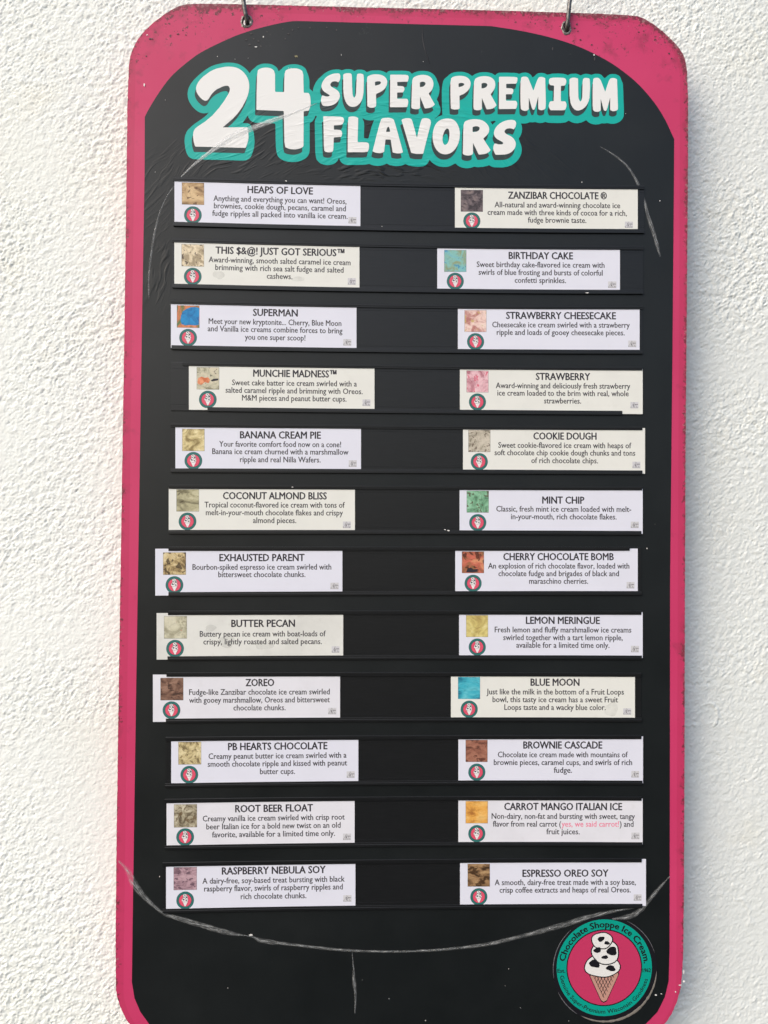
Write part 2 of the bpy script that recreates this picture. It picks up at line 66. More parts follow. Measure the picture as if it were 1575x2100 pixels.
TEAL = [
 [(-198.65,484.09),(-195.58,484.24),(-190.92,483.94),(-186.89,483.15),(-184.04,482.01),(-180.87,480.14),(-178.67,478.5),(-176.9,476.78),(-174.32,473.57),(-173.91,473.31),(-173.53,473.59),(-172.71,475.05),(-172.08,475.83),(-170.52,477.46),(-168.85,478.81),(-166.45,481.2),(-163.84,482.68),(-160.74,483.69),(-157.58,484.11),(-153.83,484.09),(-150.86,483.61),(-149.2,483.03),(-146.71,481.68),(-144.8,480.09),(-143.81,478.62),(-143.0,476.45),(-142.61,476.14),(-142.2,476.29),(-140.86,477.61),(-139.64,478.53),(-137.85,480.48),(-136.39,481.51),(-134.89,482.32),(-132.53,483.18),(-129.78,483.83),(-126.16,484.17),(-122.88,484.01),(-119.58,483.33),(-117.7,482.61),(-115.81,481.53),(-114.09,480.11),(-113.1,478.63),(-112.18,476.0),(-110.84,473.1),(-109.67,468.94),(-109.28,465.59),(-109.21,459.38),(-109.05,457.94),(-108.47,457.1),(-107.08,456.23),(-105.71,454.79),(-105.47,455.22),(-105.01,458.44),(-103.96,461.63),(-102.16,465.32),(-99.51,468.89),(-95.15,473.07),(-92.38,475.47),(-89.11,477.39),(-86.43,478.46),(-84.07,479.15),(-80.73,479.59),(-78.09,479.65),(-76.4,479.45),(-74.93,478.84),(-74.25,478.74),(-71.03,479.81),(-69.35,480.12),(-66.81,480.28),(-63.92,479.89),(-62.67,479.4),(-61.12,478.37),(-60.66,478.26),(-58.53,479.43),(-57.3,479.81),(-53.94,480.06),(-52.19,479.9),(-50.39,479.45),(-49.02,478.72),(-47.82,477.68),(-47.24,477.47),(-43.74,478.76),(-41.12,479.38),(-34.87,479.63),(-32.78,479.47),(-30.2,478.93),(-28.52,478.34),(-25.94,477.13),(-25.5,477.29),(-24.7,478.2),(-23.79,478.89),(-22.81,479.36),(-21.92,479.54),(-8.7,479.91),(-4.18,479.76),(-1.66,479.33),(-0.23,478.66),(1.29,477.21),(1.78,476.95),(2.34,477.1),(4.37,478.3),(6.46,479.1),(8.1,479.62),(10.67,480.12),(15.02,480.31),(18.79,479.91),(21.58,479.03),(23.43,478.07),(25.38,476.68),(26.9,475.03),(28.55,472.25),(29.66,469.09),(30.72,466.95),(31.64,463.78),(31.89,462.24),(32.02,460.22),(31.68,456.84),(30.94,453.86),(29.28,450.04),(29.19,449.38),(29.41,448.72),(30.71,446.47),(31.63,443.65),(32.99,440.75),(33.32,438.94),(33.33,437.22),(33.03,435.4),(31.88,432.98),(29.65,430.56),(27.17,428.57),(26.85,428.02),(27.04,427.89),(28.59,429.13),(30.99,430.67),(34.9,432.32),(35.41,433.04),(35.04,438.21),(34.6,449.06),(34.51,460.1),(35.24,466.46),(36.04,469.75),(36.63,470.94),(37.56,472.16),(39.16,473.78),(40.75,475.07),(42.2,476.66),(44.65,478.35),(47.65,479.5),(51.38,480.12),(56.36,480.24),(59.21,479.96),(63.19,478.69),(65.4,477.39),(66.82,476.18),(67.37,476.01),(67.86,476.16),(70.5,478.0),(73.0,479.1),(75.91,479.99),(79.11,480.43),(82.84,480.52),(85.87,480.23),(89.27,479.26),(92.19,477.6),(92.7,477.47),(93.15,477.64),(94.14,478.76),(95.07,479.44),(96.3,480.02),(97.49,480.29),(105.99,480.54),(108.49,480.42),(113.3,480.54),(116.32,480.24),(119.14,479.54),(122.19,480.78),(125.56,481.16),(128.17,480.79),(130.14,479.94),(131.73,478.71),(132.69,477.54),(133.36,476.3),(133.77,476.05),(135.81,477.31),(137.29,479.07),(138.76,480.13),(140.55,480.87),(142.93,481.23),(144.41,481.18),(146.2,480.87),(147.92,480.3),(149.66,479.4),(150.24,479.29),(154.94,480.59),(161.67,480.99),(167.72,480.74),(170.32,480.18),(172.02,479.46),(172.54,479.39),(174.95,480.56),(176.34,480.98),(180.45,481.26),(181.9,481.13),(183.57,480.69),(186.43,479.38),(187.16,479.56),(188.99,480.63),(191.28,481.26),(192.99,481.39),(194.92,481.22),(198.5,480.3),(201.56,481.44),(203.02,481.63),(206.01,481.64),(207.75,481.28),(209.44,480.49),(210.31,479.76),(212.23,477.42),(212.87,477.12),(213.4,477.25),(214.41,477.89),(216.11,479.8),(218.48,481.25),(219.87,481.67),(221.67,481.9),(224.53,481.77),(226.48,481.26),(228.2,480.5),(229.34,479.69),(230.08,478.84),(230.66,477.81),(231.53,475.09),(232.77,472.59),(233.28,470.22),(234.44,442.23),(234.34,436.97),(234.14,435.57),(233.75,434.35),(232.68,432.35),(230.78,430.28),(229.0,428.97),(226.14,427.66),(223.45,427.06),(221.78,426.9),(219.93,426.98),(217.03,427.58),(215.99,427.64),(213.27,427.15),(209.84,427.21),(206.9,426.22),(203.51,425.78),(200.44,426.04),(197.97,426.74),(195.45,428.11),(193.41,429.97),(192.97,430.2),(192.4,430.12),(190.25,428.88),(187.49,427.65),(183.38,426.73),(180.88,426.81),(178.18,427.26),(177.02,427.69),(174.22,429.13),(173.6,429.28),(173.11,429.12),(171.53,428.04),(169.79,427.25),(164.69,426.52),(159.33,426.4),(151.95,426.53),(150.13,426.81),(148.23,427.39),(145.04,426.45),(143.33,426.16),(141.78,426.12),(139.73,426.35),(136.98,426.99),(134.1,426.62),(130.84,426.67),(128.17,425.64),(126.26,425.19),(124.12,425.05),(121.5,425.17),(121.31,424.83),(122.0,422.99),(122.3,421.87),(122.62,419.14),(122.28,415.76),(121.41,412.89),(120.25,410.47),(119.23,408.81),(119.03,408.15),(120.24,404.47),(121.6,401.38),(122.3,397.98),(122.41,396.34),(122.07,393.12),(121.04,389.7),(119.89,387.45),(118.24,384.98),(116.87,383.49),(114.33,381.18),(111.15,379.14),(107.7,377.73),(106.16,377.28),(102.16,376.58),(100.5,376.43),(92.62,376.38),(89.86,376.95),(88.31,377.68),(87.28,378.39),(86.55,378.56),(84.17,377.65),(79.94,376.65),(74.95,376.11),(72.4,376.35),(70.53,376.77),(68.27,375.82),(66.04,375.17),(62.85,374.75),(60.66,374.82),(57.65,375.29),(55.04,376.19),(52.73,377.39),(50.46,379.53),(49.89,379.73),(49.25,379.53),(45.27,377.24),(42.33,376.22),(40.39,375.82),(36.55,375.56),(32.12,376.18),(28.21,377.7),(25.24,379.65),(22.09,382.84),(21.72,383.05),(21.4,382.79),(20.8,381.15),(19.92,379.55),(18.58,378.04),(17.39,377.08),(15.03,376.04),(10.41,375.43),(6.7,375.35),(3.35,375.65),(-0.97,376.55),(-4.19,377.89),(-4.84,377.78),(-7.38,376.58),(-9.6,375.93),(-13.27,375.47),(-15.45,375.54),(-21.14,376.45),(-24.51,377.99),(-25.15,377.89),(-26.89,376.97),(-29.13,376.16),(-31.18,375.71),(-33.92,375.39),(-36.27,375.46),(-39.21,375.81),(-41.44,376.36),(-43.27,377.13),(-43.97,377.26),(-46.83,376.57),(-50.32,376.11),(-66.34,375.59),(-69.92,375.99),(-71.45,376.55),(-72.88,377.39),(-74.48,378.95),(-75.24,380.13),(-75.96,381.89),(-76.43,383.72),(-77.71,380.73),(-78.51,379.4),(-80.08,377.77),(-82.36,376.32),(-85.2,375.41),(-88.51,374.96),(-91.23,375.15),(-93.29,375.52),(-96.31,376.68),(-98.07,377.89),(-100.24,380.27),(-100.85,381.43),(-101.4,383.19),(-102.05,388.24),(-102.4,394.31),(-102.47,400.86),(-102.67,403.34),(-103.08,420.09),(-103.09,421.64),(-102.76,423.59),(-102.07,425.38),(-100.93,427.29),(-101.12,428.04),(-101.97,428.68),(-102.5,428.26),(-103.54,425.58),(-104.79,423.48),(-106.18,422.03),(-108.13,420.77),(-108.59,419.81),(-108.34,391.35),(-108.44,389.69),(-108.91,387.17),(-110.22,384.42),(-112.07,382.37),(-113.98,380.92),(-117.42,379.19),(-120.15,378.36),(-123.77,377.69),(-126.98,377.5),(-130.2,377.73),(-133.47,378.25),(-136.41,379.13),(-138.32,380.0),(-140.53,381.45),(-141.95,382.83),(-143.0,384.6),(-143.72,387.06),(-144.58,391.54),(-144.86,394.28),(-144.9,398.17),(-145.11,400.64),(-145.44,415.85),(-145.62,417.99),(-145.9,418.78),(-146.72,419.17),(-165.11,419.48),(-166.74,419.56),(-169.23,420.0),(-171.59,421.11),(-173.38,422.82),(-174.61,424.94),(-175.34,427.24),(-180.55,419.35),(-180.65,418.93),(-180.1,418.63),(-176.47,418.69),(-174.79,418.48),(-172.97,417.52),(-171.83,416.21),(-171.35,415.28),(-170.5,412.77),(-169.42,410.68),(-168.85,408.77),(-168.23,404.41),(-167.79,398.61),(-167.78,397.08),(-168.33,392.38),(-169.76,387.31),(-170.7,384.39),(-171.48,382.7),(-172.51,381.26),(-173.58,380.22),(-174.75,379.44),(-176.8,378.48),(-180.05,377.98),(-209.56,378.23),(-213.92,378.14),(-216.36,378.26),(-220.72,378.17),(-223.16,378.3),(-227.52,378.2),(-233.82,378.57),(-235.01,378.94),(-236.52,379.68),(-237.7,380.58),(-238.9,381.83),(-240.3,384.29),(-241.27,387.03),(-242.11,390.26),(-242.9,396.39),(-242.93,398.86),(-242.69,401.93),(-242.49,403.3),(-241.86,405.48),(-241.17,407.24),(-239.74,409.67),(-236.7,412.98),(-232.65,416.69),(-223.35,423.29),(-219.61,426.61),(-217.32,429.47),(-219.77,428.7),(-221.77,428.38),(-223.29,428.36),(-225.75,428.82),(-228.2,429.83),(-230.02,430.96),(-232.05,432.58),(-234.82,435.4),(-236.21,437.16),(-237.91,439.85),(-239.06,442.22),(-239.83,444.64),(-240.39,449.03),(-240.08,452.21),(-239.35,455.16),(-238.92,456.32),(-236.97,460.17),(-234.0,464.26),(-230.21,468.24),(-226.2,472.0),(-220.11,476.71),(-218.1,478.07),(-214.93,479.87),(-210.49,481.65),(-202.19,483.69)],
 [(-51.37,426.81),(-51.48,426.59),(-51.36,426.06),(-49.96,423.22),(-49.63,421.42),(-49.47,417.28),(-49.74,408.58),(-49.6,405.86),(-49.21,405.37),(-48.71,405.17),(-45.69,404.95),(-45.05,405.13),(-44.67,405.74),(-43.59,409.97),(-41.61,417.7),(-38.96,425.01),(-39.37,425.13),(-43.19,424.7),(-46.37,424.98),(-48.65,425.65),(-50.95,426.83)],
 [(91.95,427.56),(91.77,427.56),(91.77,427.38),(91.42,427.37),(91.42,427.19),(90.88,427.18),(90.89,427.0),(90.17,426.99),(90.18,426.81),(89.64,426.8),(89.64,426.62),(88.93,426.6),(88.93,426.42),(88.22,426.41),(88.22,426.23),(88.05,426.22),(88.05,425.87),(88.58,425.52),(88.59,425.17),(88.76,425.17),(88.77,424.99),(88.94,425.0),(88.95,424.64),(89.3,424.47),(89.31,424.11),(89.48,424.12),(89.49,423.76),(89.66,423.77),(89.85,423.06),(90.02,423.06),(90.02,423.24),(90.2,423.24),(90.2,423.42),(90.38,423.42),(90.73,423.97),(91.09,423.98),(91.08,424.15),(91.26,424.16),(91.26,424.34),(91.44,424.34),(91.79,424.88),(92.15,424.89),(92.14,425.25),(92.32,425.25),(92.32,425.43),(92.5,425.43),(92.5,425.61),(92.67,425.62),(93.03,426.16),(93.38,426.17),(93.38,426.34),(93.73,426.53),(93.73,426.89),(93.2,426.88),(93.2,427.05),(92.84,427.05),(92.84,427.22),(92.48,427.22),(92.48,427.39),(92.13,427.39),(92.13,427.56)]]
OUTER = [
 (-304.59,340.88),
 (-304.61,436.83),
 (-303.75,476.13),
 (-302.19,488.57),
 (-300.18,495.11),
 (-297.37,501.8),
 (-293.93,508.12),
 (-287.64,516.26),
 (-277.78,526.11),
 (-266.46,535.09),
 (-257.8,540.98),
 (-252.6,543.72),
 (-247.67,545.58),
 (-242.25,546.85),
 (-225.83,547.87),
 (-186.2,548.38),
 (-113.9,548.43),
 (-14.62,548.57),
 (99.58,548.85),
 (203.0,548.36),
 (235.6,547.64),
 (248.81,546.77),
 (255.53,544.49),
 (264.91,539.4),
 (276.75,530.94),
 (287.12,521.49),
 (293.75,514.44),
 (297.34,509.67),
 (300.28,504.55),
 (302.47,498.94),
 (304.31,486.25),
 (305.55,455.08),
 (305.7,378.59),
 (305.16,243.18),
 (304.41,82.92),
 (304.24,-89.82),
 (304.57,-268.27),
 (304.57,-405.11),
 (303.91,-479.2),
 (301.77,-510.88),
 (296.96,-527.73),
 (291.52,-539.72),
 (286.37,-547.52),
 (276.35,-558.55),
 (265.07,-568.54),
 (256.46,-573.56),
 (247.36,-577.17),
 (238.08,-579.44),
 (115.92,-579.77),
 (-117.29,-577.53),
 (-238.13,-574.67),
 (-248.46,-571.89),
 (-262.29,-566.03),
 (-277.7,-556.79),
 (-287.41,-548.63),
 (-292.76,-541.91),
 (-298.46,-530.58),
 (-302.77,-518.67),
 (-304.35,-509.67),
 (-305.39,-466.29),
 (-305.85,-346.47),
 (-305.61,-169.16),
 (-305.14,16.94),
 (-304.7,190.98)]
INNER = [
 (-285.86, 423.11),
 (-285.0, 424.94),
 (-283.8, 427.52),
 (-282.23, 430.71),
 (-280.27, 434.35),
 (-277.79, 438.67),
 (-274.84, 443.67),
 (-271.67, 448.84),
 (-268.51, 453.68),
 (-265.53, 458.02),
 (-262.57, 462.16),
 (-259.37, 466.23),
 (-255.65, 470.41),
 (-251.08, 474.91),
 (-245.88, 479.59),
 (-240.65, 484.04),
 (-235.99, 487.85),
 (-232.36, 490.7),
 (-229.35, 492.86),
 (-226.22, 494.86),
 (-222.22, 497.22),
 (-216.81, 500.21),
 (-210.51, 503.5),
 (-204.13, 506.73),
 (-198.5, 509.5),
 (-194.01, 511.63),
 (-190.16, 513.35),
 (-186.43, 514.9),
 (-182.3, 516.5),
 (-177.58, 518.23),
 (-172.58, 519.95),
 (-167.46, 521.62),
 (-162.39, 523.19),
 (-157.26, 524.67),
 (-152.04, 526.09),
 (-147.01, 527.39),
 (-142.44, 528.49),
 (-138.44, 529.38),
 (-134.85, 530.09),
 (-131.57, 530.65),
 (-128.5, 531.09),
 (-125.47, 531.37),
 (-122.59, 531.49),
 (-120.15, 531.53),
 (-118.43, 531.56),
 (-6.5, 531.36),
 (87.81, 531.37),
 (93.51, 530.66),
 (101.69, 529.65),
 (110.83, 528.46),
 (119.4, 527.19),
 (127.2, 525.87),
 (134.98, 524.43),
 (142.61, 522.89),
 (149.98, 521.25),
 (157.11, 519.5),
 (164.05, 517.64),
 (170.67, 515.71),
 (176.86, 513.76),
 (182.43, 511.83),
 (187.49, 509.9),
 (192.36, 507.87),
 (197.33, 505.67),
 (202.54, 503.24),
 (207.83, 500.64),
 (212.98, 497.94),
 (217.83, 495.25),
 (222.23, 492.63),
 (226.32, 490.0),
 (230.28, 487.28),
 (234.31, 484.35),
 (238.43, 481.26),
 (242.56, 478.03),
 (246.69, 474.56),
 (250.82, 470.76),
 (255.05, 466.49),
 (259.35, 461.84),
 (263.52, 457.04),
 (267.35, 452.31),
 (270.75, 447.76),
 (273.84, 443.26),
 (276.74, 438.64),
 (279.58, 433.76),
 (282.59, 427.96),
 (285.63, 421.55),
 (288.29, 415.72),
 (290.15, 411.67),
 (289.98, 339.4),
 (289.29, 189.44),
 (288.38, 29.51),
 (287.73, -76.68),
 (288.45, -288.05),
 (288.89, -471.92),
 (288.07, -504.38),
 (283.89, -521.62),
 (275.98, -537.25),
 (263.28, -550.22),
 (249.0, -560.55),
 (229.4, -566.66),
 (208.21, -567.53),
 (-225.38, -564.02),
 (-242.41, -561.31),
 (-256.39, -555.03),
 (-268.84, -546.2),
 (-278.26, -533.29),
 (-284.62, -518.86),
 (-287.61, -501.87),
 (-287.65, -443.21),
 (-287.49, -360.7),
 (-287.08, -169.08),
 (-286.46, 23.66),
 (-286.02, 191.26),
 (-285.31, 359.73)]
HOLES = [
 [-177.71, 529.71, 5.6, 6.2],
 [170.52, 531.72, 4.6, 6.6]]
CARDS = [
 {'row': 1, 'side': 'L', 'tint': 'lav', 'title': 'HEAPS OF LOVE', 'quad': [(-252.98, 355.96), (-53.09, 355.16), (-52.64, 306.62), (-252.38, 307.37)], 'tl': [(-174.48, 346.29), (-104.41, 346.05)], 'lines': [('Anything and everything you can want! Oreos,', [(-210.93, 335.17), (-67.98, 334.63)]), ('brownies, cookie dough, pecans, caramel and', [(-210.34, 327.28), (-68.58, 326.71)]), ('fudge ripples all packed into vanilla ice cream.', [(-212.07, 319.07), (-66.66, 318.45)])], 'sw': [(-244.82, 352.38), (-221.43, 352.3), (-221.15, 328.82), (-244.53, 328.91)], 'bd': (-232.79, 317.46, 9.45), 'clip': 309.64, 'mk': [(-65.65, 318.67), (-56.94, 318.63), (-56.87, 311.56), (-65.59, 311.6)]},
 {'row': 2, 'side': 'L', 'tint': 'crm', 'title': 'THIS $&@! JUST GOT SERIOUS™', 'quad': [(-252.34, 289.96), (-53.48, 288.92), (-53.01, 239.8), (-251.73, 240.64)], 'tl': [(-207.96, 280.09), (-69.8, 279.5)], 'lines': [('Award-winning, smooth salted caramel ice cream', [(-215.3, 268.9), (-62.99, 268.19)]), ('brimming with rich sea salt fudge and salted', [(-208.07, 260.66), (-70.45, 259.98)]), ('cashews.', [(-152.8, 252.17), (-125.48, 252.03)])], 'sw': [(-244.34, 285.69), (-220.8, 285.59), (-220.53, 262.15), (-244.05, 262.27)], 'bd': (-232.16, 251.17, 9.44), 'clip': 242.9, 'mk': [(-65.69, 252.36), (-56.98, 252.32), (-56.91, 245.09), (-65.62, 245.13)]},
 {'row': 3, 'side': 'L', 'tint': 'lav', 'title': 'SUPERMAN', 'quad': [(-255.15, 223.46), (-56.04, 222.86), (-55.57, 174.0), (-254.54, 174.07)], 'tl': [(-167.02, 213.59), (-119.41, 213.53)], 'lines': [('Meet your new kryptonite... Cherry, Blue Moon', [(-214.52, 202.44), (-72.23, 202.22)]), ('and Vanilla ice creams combine forces to bring', [(-215.42, 194.43), (-70.98, 194.17)]), ('you one super scoop!', [(-175.51, 186.0), (-110.79, 185.86)])], 'sw': [(-248.49, 219.59), (-224.82, 219.57), (-224.54, 196.01), (-248.2, 196.06)], 'bd': (-236.33, 185.18, 9.43), 'clip': 176.73, 'mk': [(-69.9, 186.2), (-61.21, 186.19), (-61.14, 179.14), (-69.83, 179.16)]},
 {'row': 4, 'side': 'L', 'tint': 'crm', 'title': 'MUNCHIE MADNESS™', 'quad': [(-235.16, 157.0), (-36.01, 157.34), (-35.56, 108.21), (-234.57, 107.68)], 'tl': [(-166.12, 147.97), (-77.05, 148.21)], 'lines': [('Sweet cake batter ice cream swirled with a', [(-188.73, 136.72), (-54.89, 137.03)]), ('salted caramel ripple and brimming with Oreos.', [(-195.6, 128.52), (-48.63, 128.83)]), ('M&M pieces and peanut butter cups.', [(-177.93, 120.38), (-65.93, 120.59)])], 'sw': [(-226.52, 153.26), (-203.01, 153.32), (-202.74, 129.97), (-226.24, 129.92)], 'bd': (-214.53, 118.94, 9.43), 'clip': 110.73, 'mk': [(-48.56, 121.28), (-40.03, 121.3), (-39.96, 114.09), (-48.49, 114.08)]},
 {'row': 5, 'side': 'L', 'tint': 'lav', 'title': 'BANANA CREAM PIE', 'quad': [(-248.73, 91.02), (-49.95, 91.96), (-49.5, 43.78), (-248.13, 42.32)], 'tl': [(-179.48, 81.44), (-93.24, 82.0)], 'lines': [('Your favorite comfort food now on a cone!', [(-201.71, 70.47), (-71.29, 71.27)]), ('Banana ice cream churned with a marshmallow', [(-209.06, 62.43), (-63.21, 63.3)]), ('ripple and real Nilla Wafers.', [(-179.34, 54.12), (-93.13, 54.6)])], 'sw': [(-241.25, 86.85), (-217.79, 87.01), (-217.51, 63.71), (-240.97, 63.57)], 'bd': (-229.12, 53.0, 9.42), 'clip': 44.79, 'mk': [(-62.8, 55.34), (-54.12, 55.39), (-54.05, 48.2), (-62.73, 48.15)]},
 {'row': 6, 'side': 'L', 'tint': 'crm', 'title': 'COCONUT ALMOND BLISS', 'quad': [(-255.01, 24.97), (-55.85, 26.17), (-55.39, -22.06), (-254.4, -23.63)], 'tl': [(-196.95, 15.89), (-86.26, 16.71)], 'lines': [('Tropical coconut-flavored ice cream with tons of', [(-216.65, 5.11), (-66.66, 6.17)]), ('melt-in-your-mouth chocolate flakes and crispy', [(-215.07, -3.18), (-68.58, -2.18)]), ('almond pieces.', [(-164.69, -11.15), (-118.58, -10.85)])], 'sw': [(-246.56, 21.93), (-222.97, 22.11), (-222.69, -1.14), (-246.28, -1.3)], 'bd': (-234.6, -12.01, 9.4), 'clip': -21.15, 'mk': [(-68.5, -10.67), (-59.83, -10.61), (-59.76, -17.79), (-68.43, -17.84)]},
 {'row': 7, 'side': 'L', 'tint': 'lav', 'title': 'EXHAUSTED PARENT', 'quad': [(-268.5, -41.56), (-68.72, -39.77), (-68.24, -89.55), (-267.87, -91.54)], 'tl': [(-199.98, -50.56), (-109.37, -49.66)], 'lines': [('Bourbon-spiked espresso ice cream swirled with', [(-228.56, -61.78), (-80.5, -60.36)]), ('bittersweet chocolate chunks.', [(-201.08, -69.48), (-108.18, -68.61)])], 'sw': [(-259.89, -45.66), (-236.01, -45.42), (-235.73, -68.94), (-259.6, -69.17)], 'bd': (-247.61, -80.15, 9.39), 'clip': -87.69, 'mk': [(-81.18, -76.5), (-72.36, -76.42), (-72.29, -83.4), (-81.11, -83.48)]},
 {'row': 8, 'side': 'L', 'tint': 'gry', 'title': 'BUTTER PECAN', 'quad': [(-266.16, -110.21), (-67.22, -108.51), (-66.74, -158.03), (-265.53, -159.75)], 'tl': [(-186.45, -120.77), (-118.93, -120.17)], 'lines': [('Buttery pecan ice cream with boat-loads of', [(-219.96, -133.15), (-85.78, -131.99)]), ('crispy, lightly roasted and salted pecans.', [(-216.07, -141.39), (-89.85, -140.33)])], 'sw': [(-258.06, -113.67), (-234.2, -113.45), (-233.91, -136.93), (-257.76, -137.13)], 'bd': (-246.12, -147.94, 9.38), 'clip': -156.12, 'mk': [(-79.18, -144.64), (-70.7, -144.57), (-70.63, -151.55), (-79.11, -151.61)]},
 {'row': 9, 'side': 'L', 'tint': 'wht', 'title': 'ZOREO', 'quad': [(-269.27, -175.77), (-69.91, -174.48), (-69.43, -224.23), (-268.63, -226.04)], 'tl': [(-170.54, -183.88), (-140.46, -183.64)], 'lines': [('Fudge-like Zanzibar chocolate ice cream swirled', [(-230.57, -195.27), (-80.85, -194.09)]), ('with gooey marshmallow, Oreos and bittersweet', [(-230.47, -203.69), (-80.76, -202.54)]), ('chocolate chunks.', [(-183.27, -211.59), (-127.92, -211.18)])], 'sw': [(-261.01, -179.42), (-237.18, -179.22), (-236.9, -202.66), (-260.72, -202.84)], 'bd': (-249.09, -213.47, 9.37), 'clip': -222.4, 'mk': [(-82.18, -210.51), (-73.55, -210.45), (-73.48, -217.41), (-82.11, -217.47)]},
 {'row': 10, 'side': 'L', 'tint': 'lav', 'title': 'PB HEARTS CHOCOLATE', 'quad': [(-249.04, -244.11), (-49.65, -242.25), (-49.19, -290.78), (-248.43, -293.32)], 'tl': [(-188.41, -252.11), (-82.94, -250.9)], 'lines': [('Creamy peanut butter ice cream swirled with a', [(-209.19, -263.4), (-62.25, -261.75)]), ('smooth chocolate ripple and kissed with peanut', [(-209.92, -271.65), (-61.51, -270.02)]), ('butter cups.', [(-154.29, -279.45), (-117.11, -279.06)])], 'sw': [(-241.28, -247.51), (-217.45, -247.23), (-217.17, -270.8), (-240.99, -271.06)], 'bd': (-229.36, -281.96, 9.37), 'clip': -290.77, 'mk': [(-61.76, -278.37), (-53.13, -278.28), (-53.06, -285.23), (-61.7, -285.32)]},
 {'row': 11, 'side': 'L', 'tint': 'wht', 'title': 'ROOT BEER FLOAT', 'quad': [(-253.15, -309.85), (-53.02, -307.4), (-52.55, -356.65), (-252.54, -359.12)], 'tl': [(-180.08, -318.14), (-97.69, -317.09)], 'lines': [('Creamy vanilla ice cream swirled with crisp root', [(-214.5, -329.6), (-63.61, -327.73)]), ('beer Italian ice for a bold new twist on an old', [(-210.62, -338.1), (-67.84, -336.37)]), ('favorite, available for a limited time only.', [(-204.43, -346.58), (-73.72, -345.03)])], 'sw': [(-245.06, -313.79), (-221.1, -313.48), (-220.81, -337.49), (-244.77, -337.78)], 'bd': (-232.99, -348.15, 9.36), 'clip': -356.58, 'mk': [(-65.11, -344.75), (-56.48, -344.64), (-56.42, -351.58), (-65.04, -351.68)]},
 {'row': 12, 'side': 'L', 'tint': 'lav', 'title': 'RASPBERRY NEBULA SOY', 'quad': [(-252.81, -377.0), (-51.55, -374.65), (-51.09, -423.48), (-252.19, -426.17)], 'tl': [(-193.47, -384.23), (-83.45, -382.8)], 'lines': [('A dairy-free, soy-based treat bursting with black', [(-214.04, -395.66), (-62.97, -393.74)]), ('raspberry flavor, swirls of raspberry ripples and', [(-212.14, -403.84), (-64.88, -402.01)]), ('rich chocolate chunks.', [(-173.25, -412.07), (-103.68, -411.22)])], 'sw': [(-244.57, -380.32), (-220.47, -380.0), (-220.18, -403.8), (-244.28, -404.1)], 'bd': (-232.18, -415.1, 9.35), 'clip': -423.61, 'mk': [(-64.14, -410.25), (-55.36, -410.14), (-55.29, -417.06), (-64.07, -417.17)]},
 {'row': 1, 'side': 'R', 'tint': 'crm', 'title': 'ZANZIBAR CHOCOLATE ®', 'quad': [(49.55, 355.05), (249.75, 357.41), (249.99, 308.93), (49.93, 306.53)], 'tl': [(107.78, 345.8), (215.67, 347.13)], 'lines': [('All-natural and award-winning chocolate ice', [(92.96, 334.27), (230.4, 335.91)]), ('cream made with three kinds of cocoa for a rich,', [(85.41, 325.88), (237.78, 327.67)]), ('fudge brownie taste.', [(129.49, 318.26), (193.34, 318.99)])], 'sw': [(56.17, 350.37), (79.82, 350.67), (79.99, 327.3), (56.35, 327.03)], 'bd': (68.25, 316.85, 9.29), 'clip': 309.11, 'mk': [(235.77, 319.37), (244.65, 319.47), (244.68, 312.5), (235.81, 312.4)]},
 {'row': 2, 'side': 'R', 'tint': 'lav', 'title': 'BIRTHDAY CAKE', 'quad': [(30.86, 288.44), (230.46, 290.72), (230.72, 242.02), (31.26, 240.03)], 'tl': [(108.92, 279.95), (178.77, 280.73)], 'lines': [('Sweet birthday cake-flavored ice cream with', [(74.01, 268.75), (213.54, 270.26)]), ('swirls of blue frosting and bursts of colorful', [(76.1, 260.32), (211.54, 261.75)]), ('confetti sprinkles.', [(115.54, 252.28), (171.47, 252.86)])], 'sw': [(38.64, 284.44), (62.25, 284.71), (62.43, 261.4), (38.83, 261.15)], 'bd': (50.71, 250.82, 9.27), 'clip': 242.59, 'mk': [(217.71, 253.5), (226.74, 253.59), (226.78, 246.47), (217.75, 246.38)]},
 {'row': 3, 'side': 'R', 'tint': 'lav', 'title': 'STRAWBERRY CHEESECAKE', 'quad': [(53.79, 223.29), (252.45, 225.84), (252.69, 176.86), (54.17, 174.78)], 'tl': [(106.5, 214.59), (226.26, 216.04)], 'lines': [('Cheesecake ice cream swirled with a strawberry', [(91.38, 203.44), (241.64, 205.21)]), ('ripple and loads of gooey cheesecake pieces.', [(96.34, 195.23), (236.06, 196.84)])], 'sw': [(61.23, 219.41), (84.68, 219.7), (84.85, 196.43), (61.41, 196.16)], 'bd': (73.29, 185.51, 9.27), 'clip': 177.34, 'mk': [(240.19, 189.21), (249.05, 189.31), (249.09, 182.19), (240.23, 182.09)]},
 {'row': 4, 'side': 'R', 'tint': 'crm', 'title': 'STRAWBERRY', 'quad': [(56.5, 156.8), (256.19, 158.62), (256.43, 109.22), (56.88, 107.88)], 'tl': [(139.42, 148.7), (198.4, 149.19)], 'lines': [('Award-winning and deliciously fresh strawberry', [(95.74, 137.38), (242.49, 138.57)]), ('ice cream loaded to the brim with real, whole', [(97.49, 129.32), (240.83, 130.44)]), ('strawberries.', [(148.4, 121.45), (188.72, 121.76)])], 'sw': [(63.93, 153.78), (87.35, 153.98), (87.53, 130.75), (64.11, 130.56)], 'bd': (75.81, 120.06, 9.27), 'clip': 111.37, 'mk': [(242.91, 122.24), (251.6, 122.3), (251.63, 115.37), (242.95, 115.31)]},
